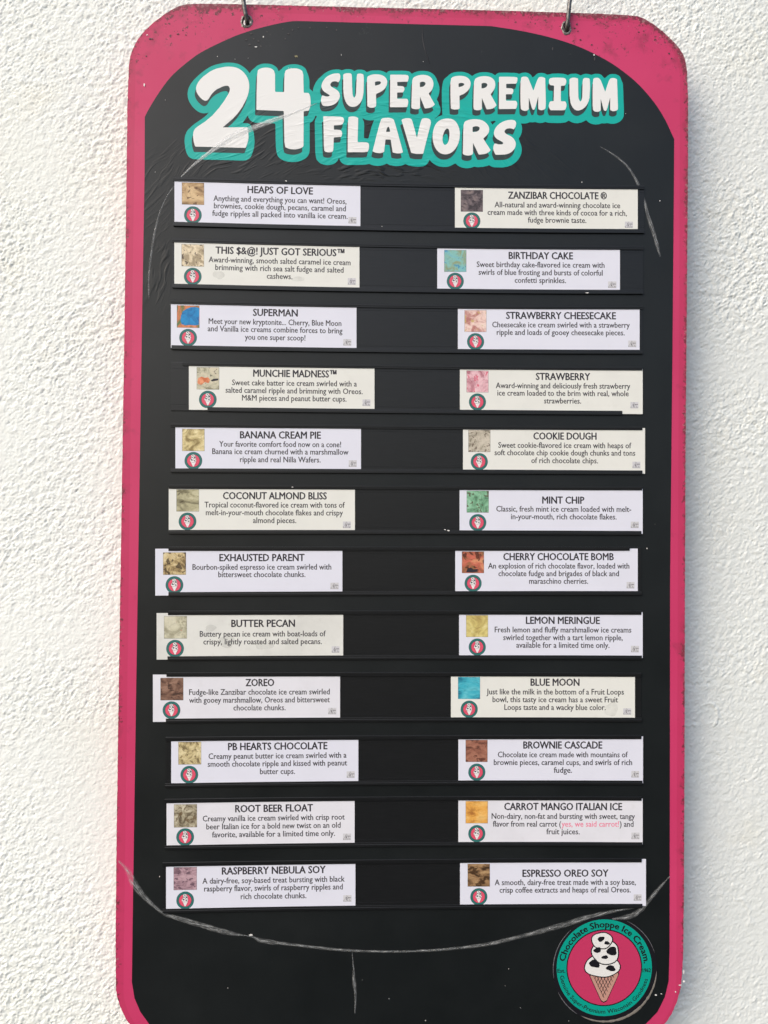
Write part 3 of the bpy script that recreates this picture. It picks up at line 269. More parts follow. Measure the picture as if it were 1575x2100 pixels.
 {'row': 5, 'side': 'R', 'tint': 'crm', 'title': 'COOKIE DOUGH', 'quad': [(60.36, 92.3), (259.06, 94.04), (259.3, 44.23), (60.74, 43.12)], 'tl': [(137.14, 83.95), (205.73, 84.48)], 'lines': [('Sweet cookie-flavored ice cream with heaps of', [(98.91, 72.73), (244.01, 73.8)]), ('soft chocolate chip cookie dough chunks and tons', [(94.92, 64.64), (248.3, 65.72)]), ('of rich chocolate chips.', [(134.96, 56.51), (207.58, 57.01)])], 'sw': [(66.44, 89.4), (89.85, 89.58), (90.02, 66.22), (66.62, 66.06)], 'bd': (78.31, 55.4, 9.26), 'clip': 46.75, 'mk': [(245.45, 57.24), (254.13, 57.3), (254.16, 50.21), (245.49, 50.16)]},
 {'row': 6, 'side': 'R', 'tint': 'lav', 'title': 'MINT CHIP', 'quad': [(57.18, 26.15), (256.83, 27.67), (257.06, -21.2), (57.56, -22.09)], 'tl': [(147.23, 14.54), (192.73, 14.83)], 'lines': [('Classic, fresh mint ice cream loaded with melt-', [(97.21, 3.65), (244.19, 4.55)]), ('in-your-mouth, rich chocolate flakes.', [(113.27, -4.47), (228.27, -3.8)])], 'sw': [(65.1, 23.59), (88.65, 23.75), (88.82, 0.6), (65.28, 0.46)], 'bd': (77.13, -10.53, 9.25), 'clip': -18.82, 'mk': [(243.91, -8.01), (252.75, -7.96), (252.78, -14.87), (243.95, -14.91)]},
 {'row': 7, 'side': 'R', 'tint': 'lav', 'title': 'CHERRY CHOCOLATE BOMB', 'quad': [(52.99, -38.77), (251.7, -37.15), (251.94, -85.59), (53.36, -86.74)], 'tl': [(105.32, -47.03), (225.27, -46.14)], 'lines': [('An explosion of rich chocolate flavor, loaded with', [(88.74, -58.04), (242.47, -56.94)]), ('chocolate fudge and brigades of black and', [(100.07, -66.16), (231.14, -65.26)]), ('maraschino cherries.', [(133.47, -74.14), (197.48, -73.71)])], 'sw': [(60.4, -42.05), (83.92, -41.87), (84.09, -64.8), (60.58, -64.96)], 'bd': (72.58, -76.08, 9.24), 'clip': -84.29, 'mk': [(239.66, -73.4), (248.32, -73.34), (248.35, -80.4), (239.7, -80.46)]},
 {'row': 8, 'side': 'R', 'tint': 'lav', 'title': 'LEMON MERINGUE', 'quad': [(57.72, -107.09), (257.48, -106.05), (257.72, -155.73), (58.1, -155.97)], 'tl': [(130.38, -115.6), (210.4, -115.31)], 'lines': [('Fresh lemon and fluffy marshmallow ice creams', [(96.47, -126.75), (245.02, -126.26)]), ('swirled together with a tart lemon ripple,', [(105.78, -135.08), (235.57, -134.67)]), ('available for a limited time only.', [(119.96, -143.22), (221.22, -142.93)])], 'sw': [(65.46, -110.69), (88.8, -110.6), (88.97, -133.65), (65.64, -133.73)], 'bd': (77.63, -144.7, 9.23), 'clip': -153.28, 'mk': [(244.77, -142.54), (253.58, -142.52), (253.62, -149.56), (244.8, -149.59)]},
 {'row': 9, 'side': 'R', 'tint': 'crm', 'title': 'BLUE MOON', 'quad': [(49.36, -174.01), (249.33, -173.71), (249.57, -222.45), (49.75, -222.61)], 'tl': [(135.88, -182.29), (188.64, -182.2)], 'lines': [('Just like the milk in the bottom of a Fruit Loops', [(88.06, -193.54), (237.23, -193.34)]), ('bowl, this tasty ice cream has a sweet Fruit', [(94.67, -201.86), (230.84, -201.72)]), ('Loops taste and a wacky blue color.', [(107.49, -210.18), (217.52, -210.1)])], 'sw': [(57.26, -177.11), (80.73, -177.07), (80.9, -200.4), (57.44, -200.43)], 'bd': (69.42, -211.57, 9.22), 'clip': -220.26, 'mk': [(236.64, -210.1), (245.45, -210.09), (245.48, -216.95), (236.68, -216.96)]},
 {'row': 10, 'side': 'R', 'tint': 'lav', 'title': 'BROWNIE CASCADE', 'quad': [(57.92, -240.72), (258.47, -240.33), (258.72, -290.99), (58.32, -290.9)], 'tl': [(128.43, -249.9), (213.86, -249.79)], 'lines': [('Chocolate ice cream made with mountains of', [(100.8, -261.08), (241.81, -260.96)]), ('brownie pieces, caramel cups, and swirls of rich', [(96.5, -269.4), (246.59, -269.31)]), ('fudge.', [(161.58, -277.69), (181.11, -277.69)])], 'sw': [(65.99, -244.69), (89.28, -244.66), (89.45, -267.95), (66.17, -267.97)], 'bd': (78.14, -279.09, 9.21), 'clip': -287.92, 'mk': [(245.96, -277.63), (254.42, -277.63), (254.45, -284.81), (245.99, -284.82)]},
 {'row': 11, 'side': 'R', 'tint': 'wht', 'title': 'CARROT MANGO ITALIAN ICE', 'quad': [(58.44, -307.09), (258.46, -307.44), (258.7, -356.83), (58.83, -356.17)], 'tl': [(108.24, -315.79), (235.84, -316.05)], 'lines': [('Non-dairy, non-fat and bursting with sweet, tangy', [(94.58, -327.06), (249.93, -327.43)]), ('flavor from real carrot (yes, we said carrot!) and', [(95.98, -335.36), (248.45, -335.77)]), ('fruit juices.', [(153.92, -343.66), (189.93, -343.77)])], 'sw': [(66.5, -310.22), (90.1, -310.27), (90.27, -333.68), (66.68, -333.62)], 'bd': (78.64, -344.93, 9.2), 'clip': -353.75, 'mk': [(246.29, -343.98), (255.25, -344.0), (255.29, -351.17), (246.33, -351.14)], 'pink': [170.35, 232.56]},
 {'row': 12, 'side': 'R', 'tint': 'lav', 'title': 'ESPRESSO OREO SOY', 'quad': [(60.79, -372.42), (262.33, -372.51), (262.57, -422.81), (61.19, -422.73)], 'tl': [(128.52, -387.44), (221.36, -387.45)], 'lines': [('A smooth, dairy-free treat made with a soy base,', [(98.44, -398.05), (251.3, -398.11)]), ('crisp coffee extracts and heaps of real Oreos.', [(103.69, -406.17), (245.76, -406.27)])], 'sw': [(69.19, -377.43), (92.77, -377.43), (92.94, -401.29), (69.37, -401.28)], 'bd': (81.32, -412.38, 9.2), 'clip': -420.43, 'mk': [(249.16, -410.45), (257.78, -410.45), (257.81, -417.28), (249.2, -417.27)]}]
RAILS = [
 {'base': ([(-254.27,357.88),(-170.19,357.15),(-85.68,356.79),(-0.74,356.8),(84.64,357.19),(170.47,357.97),(256.75,359.12)],[(-253.62,305.45),(-169.61,304.78),(-85.17,304.49),(-0.29,304.57),(85.03,305.03),(170.79,305.87),(257.0,307.09)]),'up': ([(-254.27,358.2),(-170.19,357.46),(-85.69,357.09),(-0.74,357.09),(84.64,357.48),(170.47,358.24),(256.75,359.39)],[(-254.21,353.66),(-170.14,352.96),(-85.64,352.63),(-0.71,352.68),(84.67,353.1),(170.5,353.91),(256.77,355.1)]),'low': ([(-253.62,305.13),(-169.61,304.46),(-85.16,304.17),(-0.29,304.25),(85.03,304.71),(170.79,305.55),(257.0,306.77)],[(-253.67,309.77),(-169.66,309.1),(-85.21,308.8),(-0.33,308.87),(85.0,309.32),(170.76,310.16),(256.98,311.38)]),'r1': [(-254.18,350.92),(-170.11,350.21),(-85.62,349.87),(-0.68,349.91),(84.69,350.33),(170.51,351.13),(256.78,352.31)],'r2': [(-253.71,312.41),(-169.69,311.74),(-85.24,311.45),(-0.35,311.53),(84.98,311.99),(170.75,312.83),(256.97,314.06)]},
 {'base': ([(-254.5,291.91),(-170.5,290.99),(-86.08,290.48),(-1.23,290.4),(84.07,290.74),(169.81,291.51),(256.0,292.72)],[(-253.84,238.68),(-169.92,238.09),(-85.56,237.85),(-0.77,237.97),(84.45,238.45),(170.13,239.3),(256.25,240.51)]),'up': ([(-254.5,292.23),(-170.51,291.3),(-86.09,290.78),(-1.23,290.69),(84.07,291.03),(169.81,291.79),(255.99,292.99)],[(-254.44,287.7),(-170.46,286.81),(-86.04,286.33),(-1.19,286.28),(84.1,286.66),(169.83,287.47),(256.02,288.7)]),'low': ([(-253.83,238.37),(-169.91,237.77),(-85.56,237.53),(-0.77,237.65),(84.46,238.13),(170.13,238.98),(256.25,240.19)],[(-253.89,243.0),(-169.96,242.39),(-85.61,242.15),(-0.81,242.26),(84.42,242.74),(170.1,243.58),(256.23,244.79)]),'r1': [(-254.41,284.96),(-170.43,284.06),(-86.01,283.58),(-1.17,283.52),(84.12,283.89),(169.85,284.69),(256.03,285.92)],'r2': [(-253.92,245.63),(-169.99,245.03),(-85.63,244.79),(-0.83,244.91),(84.4,245.4),(170.08,246.25),(256.22,247.46)]},
 {'base': ([(-255.24,225.33),(-171.16,224.77),(-86.66,224.57),(-1.72,224.75),(83.66,225.3),(169.49,226.22),(255.78,227.52)],[(-254.58,172.44),(-170.58,172.23),(-86.14,172.27),(-1.27,172.57),(84.05,173.12),(169.82,173.93),(256.03,175.0)]),'up': ([(-255.24,225.65),(-171.17,225.08),(-86.66,224.87),(-1.72,225.04),(83.66,225.58),(169.49,226.5),(255.77,227.79)],[(-255.18,221.13),(-171.12,220.6),(-86.62,220.43),(-1.68,220.64),(83.69,221.22),(169.52,222.18),(255.8,223.52)]),'low': ([(-253.8,172.12),(-169.92,171.91),(-85.61,171.96),(-0.87,172.25),(84.32,172.8),(169.95,173.61),(256.03,174.68)],[(-253.85,176.74),(-169.97,176.53),(-85.66,176.57),(-0.91,176.86),(84.28,177.4),(169.92,178.21),(256.01,179.27)]),'r1': [(-255.15,218.39),(-171.09,217.85),(-86.59,217.68),(-1.66,217.88),(83.72,218.46),(169.54,219.41),(255.81,220.74)],'r2': [(-254.67,179.37),(-170.66,179.16),(-86.21,179.21),(-1.33,179.5),(84.0,180.06),(169.77,180.87),(256.0,181.93)]},
 {'base': ([(-254.41,158.95),(-170.52,158.78),(-86.18,158.8),(-1.41,159.0),(83.8,159.38),(169.46,159.95),(255.56,160.71)],[(-253.76,106.41),(-169.93,106.47),(-85.67,106.63),(-0.96,106.9),(84.18,107.26),(169.78,107.73),(255.82,108.31)]),'up': ([(-241.93,159.23),(-160.06,159.08),(-77.77,159.11),(4.93,159.31),(88.05,159.69),(171.59,160.25),(255.56,160.98)],[(-241.87,154.72),(-160.01,154.62),(-77.73,154.68),(4.96,154.92),(88.08,155.34),(171.62,155.94),(255.58,156.71)]),'low': ([(-214.72,106.11),(-140.81,106.2),(-66.57,106.37),(8.02,106.61),(82.95,106.94),(158.22,107.35),(233.84,107.83)],[(-214.78,110.72),(-140.86,110.8),(-66.61,110.97),(7.98,111.21),(82.91,111.53),(158.19,111.93),(233.82,112.41)]),'r1': [(-254.33,152.03),(-170.44,151.88),(-86.12,151.92),(-1.35,152.15),(83.85,152.56),(169.5,153.16),(255.6,153.94)],'r2': [(-253.85,113.33),(-170.01,113.39),(-85.74,113.55),(-1.02,113.82),(84.13,114.19),(169.73,114.66),(255.79,115.23)]},
 {'base': ([(-253.6,92.9),(-169.78,93.11),(-85.54,93.42),(-0.85,93.82),(84.28,94.32),(169.86,94.91),(255.88,95.61)],[(-252.95,40.33),(-169.2,40.96),(-85.02,41.54),(-0.4,42.09),(84.66,42.59),(170.17,43.06),(256.14,43.49)]),'up': ([(-253.6,93.22),(-169.79,93.42),(-85.54,93.71),(-0.85,94.11),(84.28,94.6),(169.85,95.19),(255.88,95.88)],[(-253.55,88.72),(-169.74,88.96),(-85.5,89.29),(-0.81,89.73),(84.31,90.26),(169.88,90.89),(255.9,91.62)]),'low': ([(-252.94,40.02),(-169.2,40.64),(-85.02,41.22),(-0.4,41.77),(84.67,42.28),(170.18,42.74),(256.14,43.17)],[(-253.0,44.62),(-169.25,45.24),(-85.07,45.82),(-0.44,46.36),(84.63,46.86),(170.15,47.32),(256.12,47.74)]),'r1': [(-253.51,85.99),(-169.71,86.22),(-85.47,86.55),(-0.79,86.98),(84.33,87.5),(169.9,88.13),(255.92,88.85)],'r2': [(-253.03,47.24),(-169.28,47.86),(-85.09,48.45),(-0.46,48.99),(84.61,49.5),(170.13,49.97),(256.1,50.4)]},
 {'base': ([(-254.86,26.83),(-170.83,27.28),(-86.37,27.77),(-1.47,28.3),(83.88,28.87),(169.68,29.48),(255.93,30.14)],[(-254.21,-25.6),(-170.25,-24.85),(-85.86,-24.18),(-1.02,-23.58),(84.27,-23.05),(170.0,-22.61),(256.19,-22.24)]),'up': ([(-254.86,27.14),(-170.84,27.58),(-86.38,28.07),(-1.47,28.59),(83.88,29.15),(169.68,29.76),(255.93,30.4)],[(-254.8,22.65),(-170.79,23.13),(-86.33,23.65),(-1.43,24.22),(83.91,24.82),(169.71,25.46),(255.95,26.15)]),'low': ([(-254.2,-25.91),(-170.38,-25.17),(-86.12,-24.49),(-1.41,-23.9),(83.74,-23.37),(169.34,-22.93),(255.39,-22.56)],[(-254.26,-21.32),(-170.43,-20.58),(-86.16,-19.91),(-1.45,-19.32),(83.7,-18.8),(169.31,-18.36),(255.37,-17.99)]),'r1': [(-254.77,19.93),(-170.76,20.4),(-86.31,20.92),(-1.41,21.48),(83.93,22.07),(169.72,22.71),(255.97,23.39)],'r2': [(-254.29,-18.71),(-170.33,-17.96),(-85.93,-17.28),(-1.08,-16.68),(84.21,-16.16),(169.96,-15.71),(256.16,-15.34)]},
 {'base': ([(-254.4,-39.57),(-170.49,-38.86),(-86.14,-38.16),(-1.35,-37.47),(83.89,-36.8),(169.58,-36.14),(255.72,-35.5)],[(-253.75,-92.04),(-169.9,-91.05),(-85.62,-90.14),(-0.9,-89.32),(84.28,-88.59),(169.9,-87.95),(255.97,-87.4)]),'up': ([(-254.4,-39.26),(-172.62,-38.57),(-90.42,-37.89),(-7.8,-37.23),(75.24,-36.58),(158.71,-35.95),(242.61,-35.33)],[(-254.34,-43.75),(-172.57,-43.02),(-90.38,-42.3),(-7.76,-41.6),(75.27,-40.91),(158.74,-40.24),(242.63,-39.58)]),'low': ([(-253.74,-92.35),(-169.9,-91.36),(-85.62,-90.45),(-0.89,-89.64),(84.28,-88.91),(169.9,-88.27),(255.97,-87.72)],[(-253.8,-87.77),(-169.95,-86.78),(-85.66,-85.88),(-0.93,-85.07),(84.24,-84.34),(169.87,-83.71),(255.95,-83.16)]),'r1': [(-254.31,-46.46),(-170.41,-45.72),(-86.07,-44.99),(-1.29,-44.28),(83.94,-43.59),(169.62,-42.9),(255.75,-42.24)],'r2': [(-253.83,-85.16),(-169.98,-84.17),(-85.69,-83.26),(-0.96,-82.44),(84.22,-81.71),(169.86,-81.07),(255.94,-80.52)]},
 {'base': ([(-254.01,-108.07),(-170.16,-107.37),(-85.86,-106.74),(-1.12,-106.19),(84.07,-105.7),(169.7,-105.29),(255.79,-104.95)],[(-253.36,-160.45),(-169.57,-159.51),(-85.34,-158.72),(-0.67,-158.1),(84.45,-157.64),(170.02,-157.35),(256.05,-157.22)]),'up': ([(-254.02,-107.76),(-170.16,-107.07),(-85.86,-106.45),(-1.12,-105.9),(84.07,-105.42),(169.7,-105.02),(255.79,-104.68)],[(-253.96,-112.23),(-170.11,-111.5),(-85.82,-110.85),(-1.08,-110.26),(84.1,-109.74),(169.73,-109.29),(255.81,-108.92)]),'low': ([(-253.82,-160.77),(-169.87,-159.82),(-85.48,-159.04),(-0.64,-158.42),(84.65,-157.96),(170.39,-157.67),(256.58,-157.54)],[(-253.88,-156.19),(-169.92,-155.25),(-85.52,-154.47),(-0.68,-153.86),(84.62,-153.4),(170.36,-153.12),(256.56,-153.0)]),'r1': [(-253.93,-114.94),(-170.08,-114.22),(-85.79,-113.57),(-1.06,-112.99),(84.12,-112.47),(169.74,-112.04),(255.82,-111.67)],'r2': [(-253.45,-153.59),(-169.65,-152.64),(-85.41,-151.86),(-0.73,-151.24),(84.4,-150.78),(169.98,-150.48),(256.01,-150.35)]},
 {'base': ([(-254.8,-173.81),(-170.76,-173.25),(-86.28,-172.79),(-1.36,-172.45),(84.02,-172.22),(169.84,-172.1),(256.12,-172.09)],[(-254.14,-226.66),(-170.18,-225.81),(-85.76,-225.15),(-0.9,-224.67),(84.4,-224.37),(170.16,-224.26),(256.38,-224.35)]),'up': ([(-254.81,-173.5),(-170.77,-172.94),(-86.29,-172.5),(-1.36,-172.16),(84.01,-171.94),(169.84,-171.83),(256.12,-171.83)],[(-254.75,-177.97),(-170.72,-177.37),(-86.24,-176.88),(-1.32,-176.51),(84.05,-176.25),(169.87,-176.09),(256.14,-176.06)]),'low': ([(-254.81,-226.98),(-170.69,-226.13),(-86.13,-225.46),(-1.11,-224.98),(84.35,-224.69),(170.27,-224.58),(256.64,-224.66)],[(-254.87,-222.41),(-170.74,-221.57),(-86.17,-220.91),(-1.15,-220.43),(84.32,-220.14),(170.24,-220.04),(256.62,-220.13)]),'r1': [(-254.72,-180.67),(-170.69,-180.08),(-86.22,-179.6),(-1.3,-179.23),(84.07,-178.98),(169.88,-178.83),(256.15,-178.8)],'r2': [(-254.23,-219.81),(-170.25,-218.96),(-85.83,-218.29),(-0.96,-217.81),(84.35,-217.52),(170.12,-217.41),(256.34,-217.49)]},
 {'base': ([(-254.88,-242.36),(-170.78,-241.44),(-86.24,-240.68),(-1.24,-240.09),(84.2,-239.67),(170.1,-239.43),(256.45,-239.37)],[(-254.22,-295.36),(-170.19,-294.06),(-85.71,-293.07),(-0.79,-292.39),(84.59,-292.01),(170.42,-291.94),(256.71,-292.19)]),'up': ([(-254.88,-242.05),(-170.78,-241.13),(-86.24,-240.38),(-1.25,-239.8),(84.2,-239.39),(170.09,-239.16),(256.45,-239.1)],[(-254.83,-246.51),(-170.73,-245.55),(-86.19,-244.76),(-1.21,-244.14),(84.23,-243.69),(170.12,-243.42),(256.47,-243.32)]),'low': ([(-254.73,-295.68),(-170.45,-294.38),(-85.71,-293.38),(-0.52,-292.7),(85.12,-292.32),(171.22,-292.26),(257.78,-292.51)],[(-254.79,-291.12),(-170.5,-289.82),(-85.76,-288.84),(-0.56,-288.15),(85.09,-287.78),(171.19,-287.73),(257.75,-287.99)]),'r1': [(-254.79,-249.21),(-170.7,-248.26),(-86.17,-247.47),(-1.18,-246.86),(84.25,-246.42),(170.14,-246.15),(256.48,-246.06)],'r2': [(-254.3,-288.52),(-170.27,-287.22),(-85.78,-286.23),(-0.85,-285.55),(84.54,-285.17),(170.38,-285.1),(256.67,-285.35)]},
 {'base': ([(-255.09,-308.03),(-170.87,-306.83),(-86.19,-305.95),(-1.07,-305.39),(84.51,-305.15),(170.55,-305.24),(257.04,-305.66)],[(-254.43,-361.1),(-170.27,-359.77),(-85.67,-358.8),(-0.61,-358.18),(84.9,-357.92),(170.87,-358.03),(257.3,-358.51)]),'up': ([(-255.1,-307.72),(-170.87,-306.53),(-86.2,-305.65),(-1.07,-305.1),(84.51,-304.87),(170.55,-304.97),(257.04,-305.4)],[(-255.04,-312.17),(-170.82,-310.94),(-86.15,-310.02),(-1.03,-309.43),(84.54,-309.16),(170.57,-309.22),(257.06,-309.61)]),'low': ([(-254.43,-361.41),(-170.14,-360.08),(-85.4,-359.1),(-0.21,-358.49),(85.43,-358.24),(171.54,-358.35),(258.1,-358.83)],[(-254.49,-356.87),(-170.19,-355.54),(-85.45,-354.57),(-0.25,-353.95),(85.4,-353.71),(171.51,-353.83),(258.08,-354.31)]),'r1': [(-255.01,-314.86),(-170.79,-313.64),(-86.13,-312.73),(-1.01,-312.14),(84.56,-311.88),(170.59,-311.95),(257.07,-312.35)],'r2': [(-254.52,-354.28),(-170.35,-352.95),(-85.74,-351.97),(-0.67,-351.35),(84.85,-351.1),(170.83,-351.2),(257.27,-351.68)]},
 {'base': ([(-256.32,-375.26),(-171.84,-374.02),(-86.92,-373.05),(-1.53,-372.37),(84.31,-371.97),(170.6,-371.85),(257.37,-372.02)],[(-255.66,-428.17),(-171.25,-426.79),(-86.39,-425.73),(-1.07,-424.98),(84.7,-424.55),(170.93,-424.44),(257.62,-424.65)]),'up': ([(-256.32,-374.95),(-171.85,-373.71),(-86.92,-372.76),(-1.54,-372.08),(84.3,-371.69),(170.6,-371.58),(257.36,-371.75)],[(-256.27,-379.39),(-171.8,-378.12),(-86.87,-377.12),(-1.5,-376.41),(84.34,-375.97),(170.63,-375.82),(257.38,-375.95)]),'low': ([(-255.66,-428.48),(-171.12,-427.1),(-86.13,-426.04),(-0.68,-425.29),(85.23,-424.86),(171.59,-424.75),(258.42,-424.97)],[(-255.71,-423.94),(-171.17,-422.57),(-86.17,-421.51),(-0.72,-420.76),(85.19,-420.34),(171.57,-420.24),(258.4,-420.46)]),'r1': [(-256.24,-382.08),(-171.77,-380.81),(-86.85,-379.83),(-1.47,-379.12),(84.36,-378.69),(170.65,-378.54),(257.4,-378.68)],'r2': [(-255.74,-421.36),(-171.33,-419.98),(-86.46,-418.92),(-1.13,-418.17),(84.65,-417.73),(170.89,-417.62),(257.59,-417.83)]}]
BADGE = (217.85, -489.32, 51.79)
CREASES = [
 [(-101.0, 442.2, 0.53), (-127.2, 430.4, 2.65), (-148.1, 422.5, 4.77), (-168.5, 414.1, 5.3), (-191.5, 403.0, 5.83), (-210.2, 390.4, 4.24), (-228.9, 375.7, 2.65), (-244.4, 360.6, 1.06), (-249.0, 355.2, 0.53)],
 [(-249.0, 354.1, 0.53), (-254.1, 347.7, 1.59), (-262.3, 334.9, 1.06), (-269.9, 315.2, 1.59), (-274.8, 291.4, 2.12), (-278.1, 265.0, 1.59), (-279.4, 243.9, 1.59), (-278.7, 227.1, 0.53)],
 [(208.1, 401.6, 0.53), (222.1, 393.8, 1.59), (237.8, 381.3, 2.12), (248.6, 364.9, 2.65), (256.3, 346.8, 2.12), (261.2, 328.1, 3.18), (268.3, 306.8, 3.71), (272.7, 290.8, 2.65), (275.4, 281.8, 0.53)],
 [(-303.5, -373.6, 1.59), (-293.6, -383.9, 4.24), (-286.7, -397.9, 6.36), (-273.6, -413.9, 4.24), (-255.4, -429.4, 2.65), (-245.0, -433.1, 3.71), (-221.7, -439.9, 4.77), (-195.8, -447.7, 4.77), (-180.2, -451.4, 3.71), (-169.8, -453.0, 1.06), (-159.4, -455.1, 1.59), (-150.1, -458.8, 4.24), (-117.8, -463.1, 2.65), (-76.2, -468.0, 2.65), (-44.8, -470.2, 2.12), (-13.5, -470.9, 2.12), (16.9, -470.5, 2.12), (54.6, -468.1, 2.65), (91.4, -463.6, 3.18), (133.5, -453.9, 3.71), (170.4, -444.2, 4.77), (202.2, -434.9, 4.77), (228.7, -428.7, 2.65), (249.9, -425.6, 1.06)],
 [(226.1, -437.1, 1.59), (244.6, -434.5, 4.77), (256.3, -427.8, 4.77), (264.3, -419.4, 3.71), (273.8, -407.9, 3.18), (281.7, -399.0, 2.12), (288.6, -391.7, 1.06)],
 [(-54.2, -471.7, 0.53), (-52.5, -488.3, 1.59), (-51.9, -501.3, 3.18), (-50.1, -516.8, 2.12), (-50.5, -536.5, 1.06)],
 [(12.7, 528.7, 0.53), (13.9, 512.7, 0.8), (17.2, 499.4, 0.64), (21.0, 488.8, 0.42)]]
SPECKS = [
 (-122.9, 25.8, 2.12, 1.06, 'w'),
 (45.3, -19.4, 3.71, 1.59, 'w'),
 (41.5, -18.4, 2.12, 1.06, 'w'),
 (-162.1, -452.5, 4.77, 2.12, 'w'),
 (-133.2, 356.0, 2.65, 1.06, 'w'),
 (194.6, 240.3, 4.24, 1.06, 'w'),
 (-29.4, 308.7, 1.06, 0.64, 'w'),
 (304.6, -504.5, 3.71, 2.65, 'w'),
 (300.9, -508.6, 5.3, 1.06, 'w'),
 (304.5, -494.5, 1.59, 6.36, 'w'),
 (295.6, -515.9, 1.59, 1.59, 'w'),
 (-124.1, 492.7, 4.24, 2.65, 'y'),
 (-208.8, 490.6, 1.06, 0.8, 'w'),
 (-175.7, 489.6, 1.06, 0.64, 'w'),
 (-75.1, 495.5, 0.64, 2.12, 'w'),
 (14.0, 490.3, 0.8, 0.8, 'w'),
 (201.7, 498.1, 2.12, 4.24, 'k'),
 (155.4, 508.2, 1.59, 3.71, 'k'),
 (274.3, -518.9, 3.18, 1.59, 'w'),
 (280.1, -517.9, 2.12, 1.06, 'w'),
 (-286.8, 457.5, 1.59, 4.24, 'w'),
 (-167.4, 501.8, 4.24, 1.59, 'w'),
 (-172.8, 516.0, 2.76, 1.7, 'k'),
 (-170.1, 510.7, 2.28, 2.12, 'k'),
 (-164.9, 508.2, 2.76, 1.7, 'k'),
 (-159.6, 513.1, 1.8, 1.7, 'w'),
 (-178.0, 509.5, 2.28, 1.7, 'k'),
 (-174.3, 504.3, 2.76, 2.12, 'k'),
 (-162.2, 503.0, 2.28, 2.12, 'k'),
 (-138.7, 522.2, 2.28, 1.27, 'k'),
 (-132.3, 517.0, 2.28, 1.7, 'k'),
 (-128.1, 521.4, 1.8, 2.12, 'k'),
 (-121.8, 523.7, 1.8, 1.7, 'k'),
 (-135.9, 511.6, 1.8, 2.12, 'k'),
 (-155.5, 518.6, 2.76, 1.27, 'k'),
 (-109.2, 524.0, 1.8, 1.7, 'k'),
 (-91.2, 525.0, 2.28, 1.27, 'k'),
 (-80.6, 522.6, 1.8, 2.12, 'k'),
 (198.4, 513.6, 2.28, 2.12, 'k'),
 (186.0, 518.7, 2.76, 1.7, 'k'),
 (201.1, 502.4, 1.8, 2.12, 'w'),
 (-281.2, 507.9, 2.76, 2.12, 'k'),
 (-279.1, 508.0, 1.8, 2.12, 'k'),
 (-284.4, 512.1, 2.76, 1.27, 'w'),
 (-251.5, 514.0, 2.76, 1.7, 'k'),
 (-246.3, 518.4, 1.8, 2.12, 'k'),
 (-243.1, 513.2, 1.8, 1.27, 'k'),
 (-285.1, 489.3, 1.8, 1.7, 'k'),
 (179.4, 531.4, 2.76, 1.7, 'k'),
 (183.2, 528.3, 1.8, 1.7, 'k'),
 (182.1, 535.8, 2.28, 2.12, 'k'),
 (250.5, 528.9, 2.76, 1.27, 'k'),
 (255.9, 530.1, 1.8, 1.7, 'k'),
 (284.1, 506.0, 2.28, 2.12, 'k'),
 (286.8, 500.7, 1.8, 1.27, 'k'),
 (178.1, -132.9, 2.28, 1.27, 'k')]

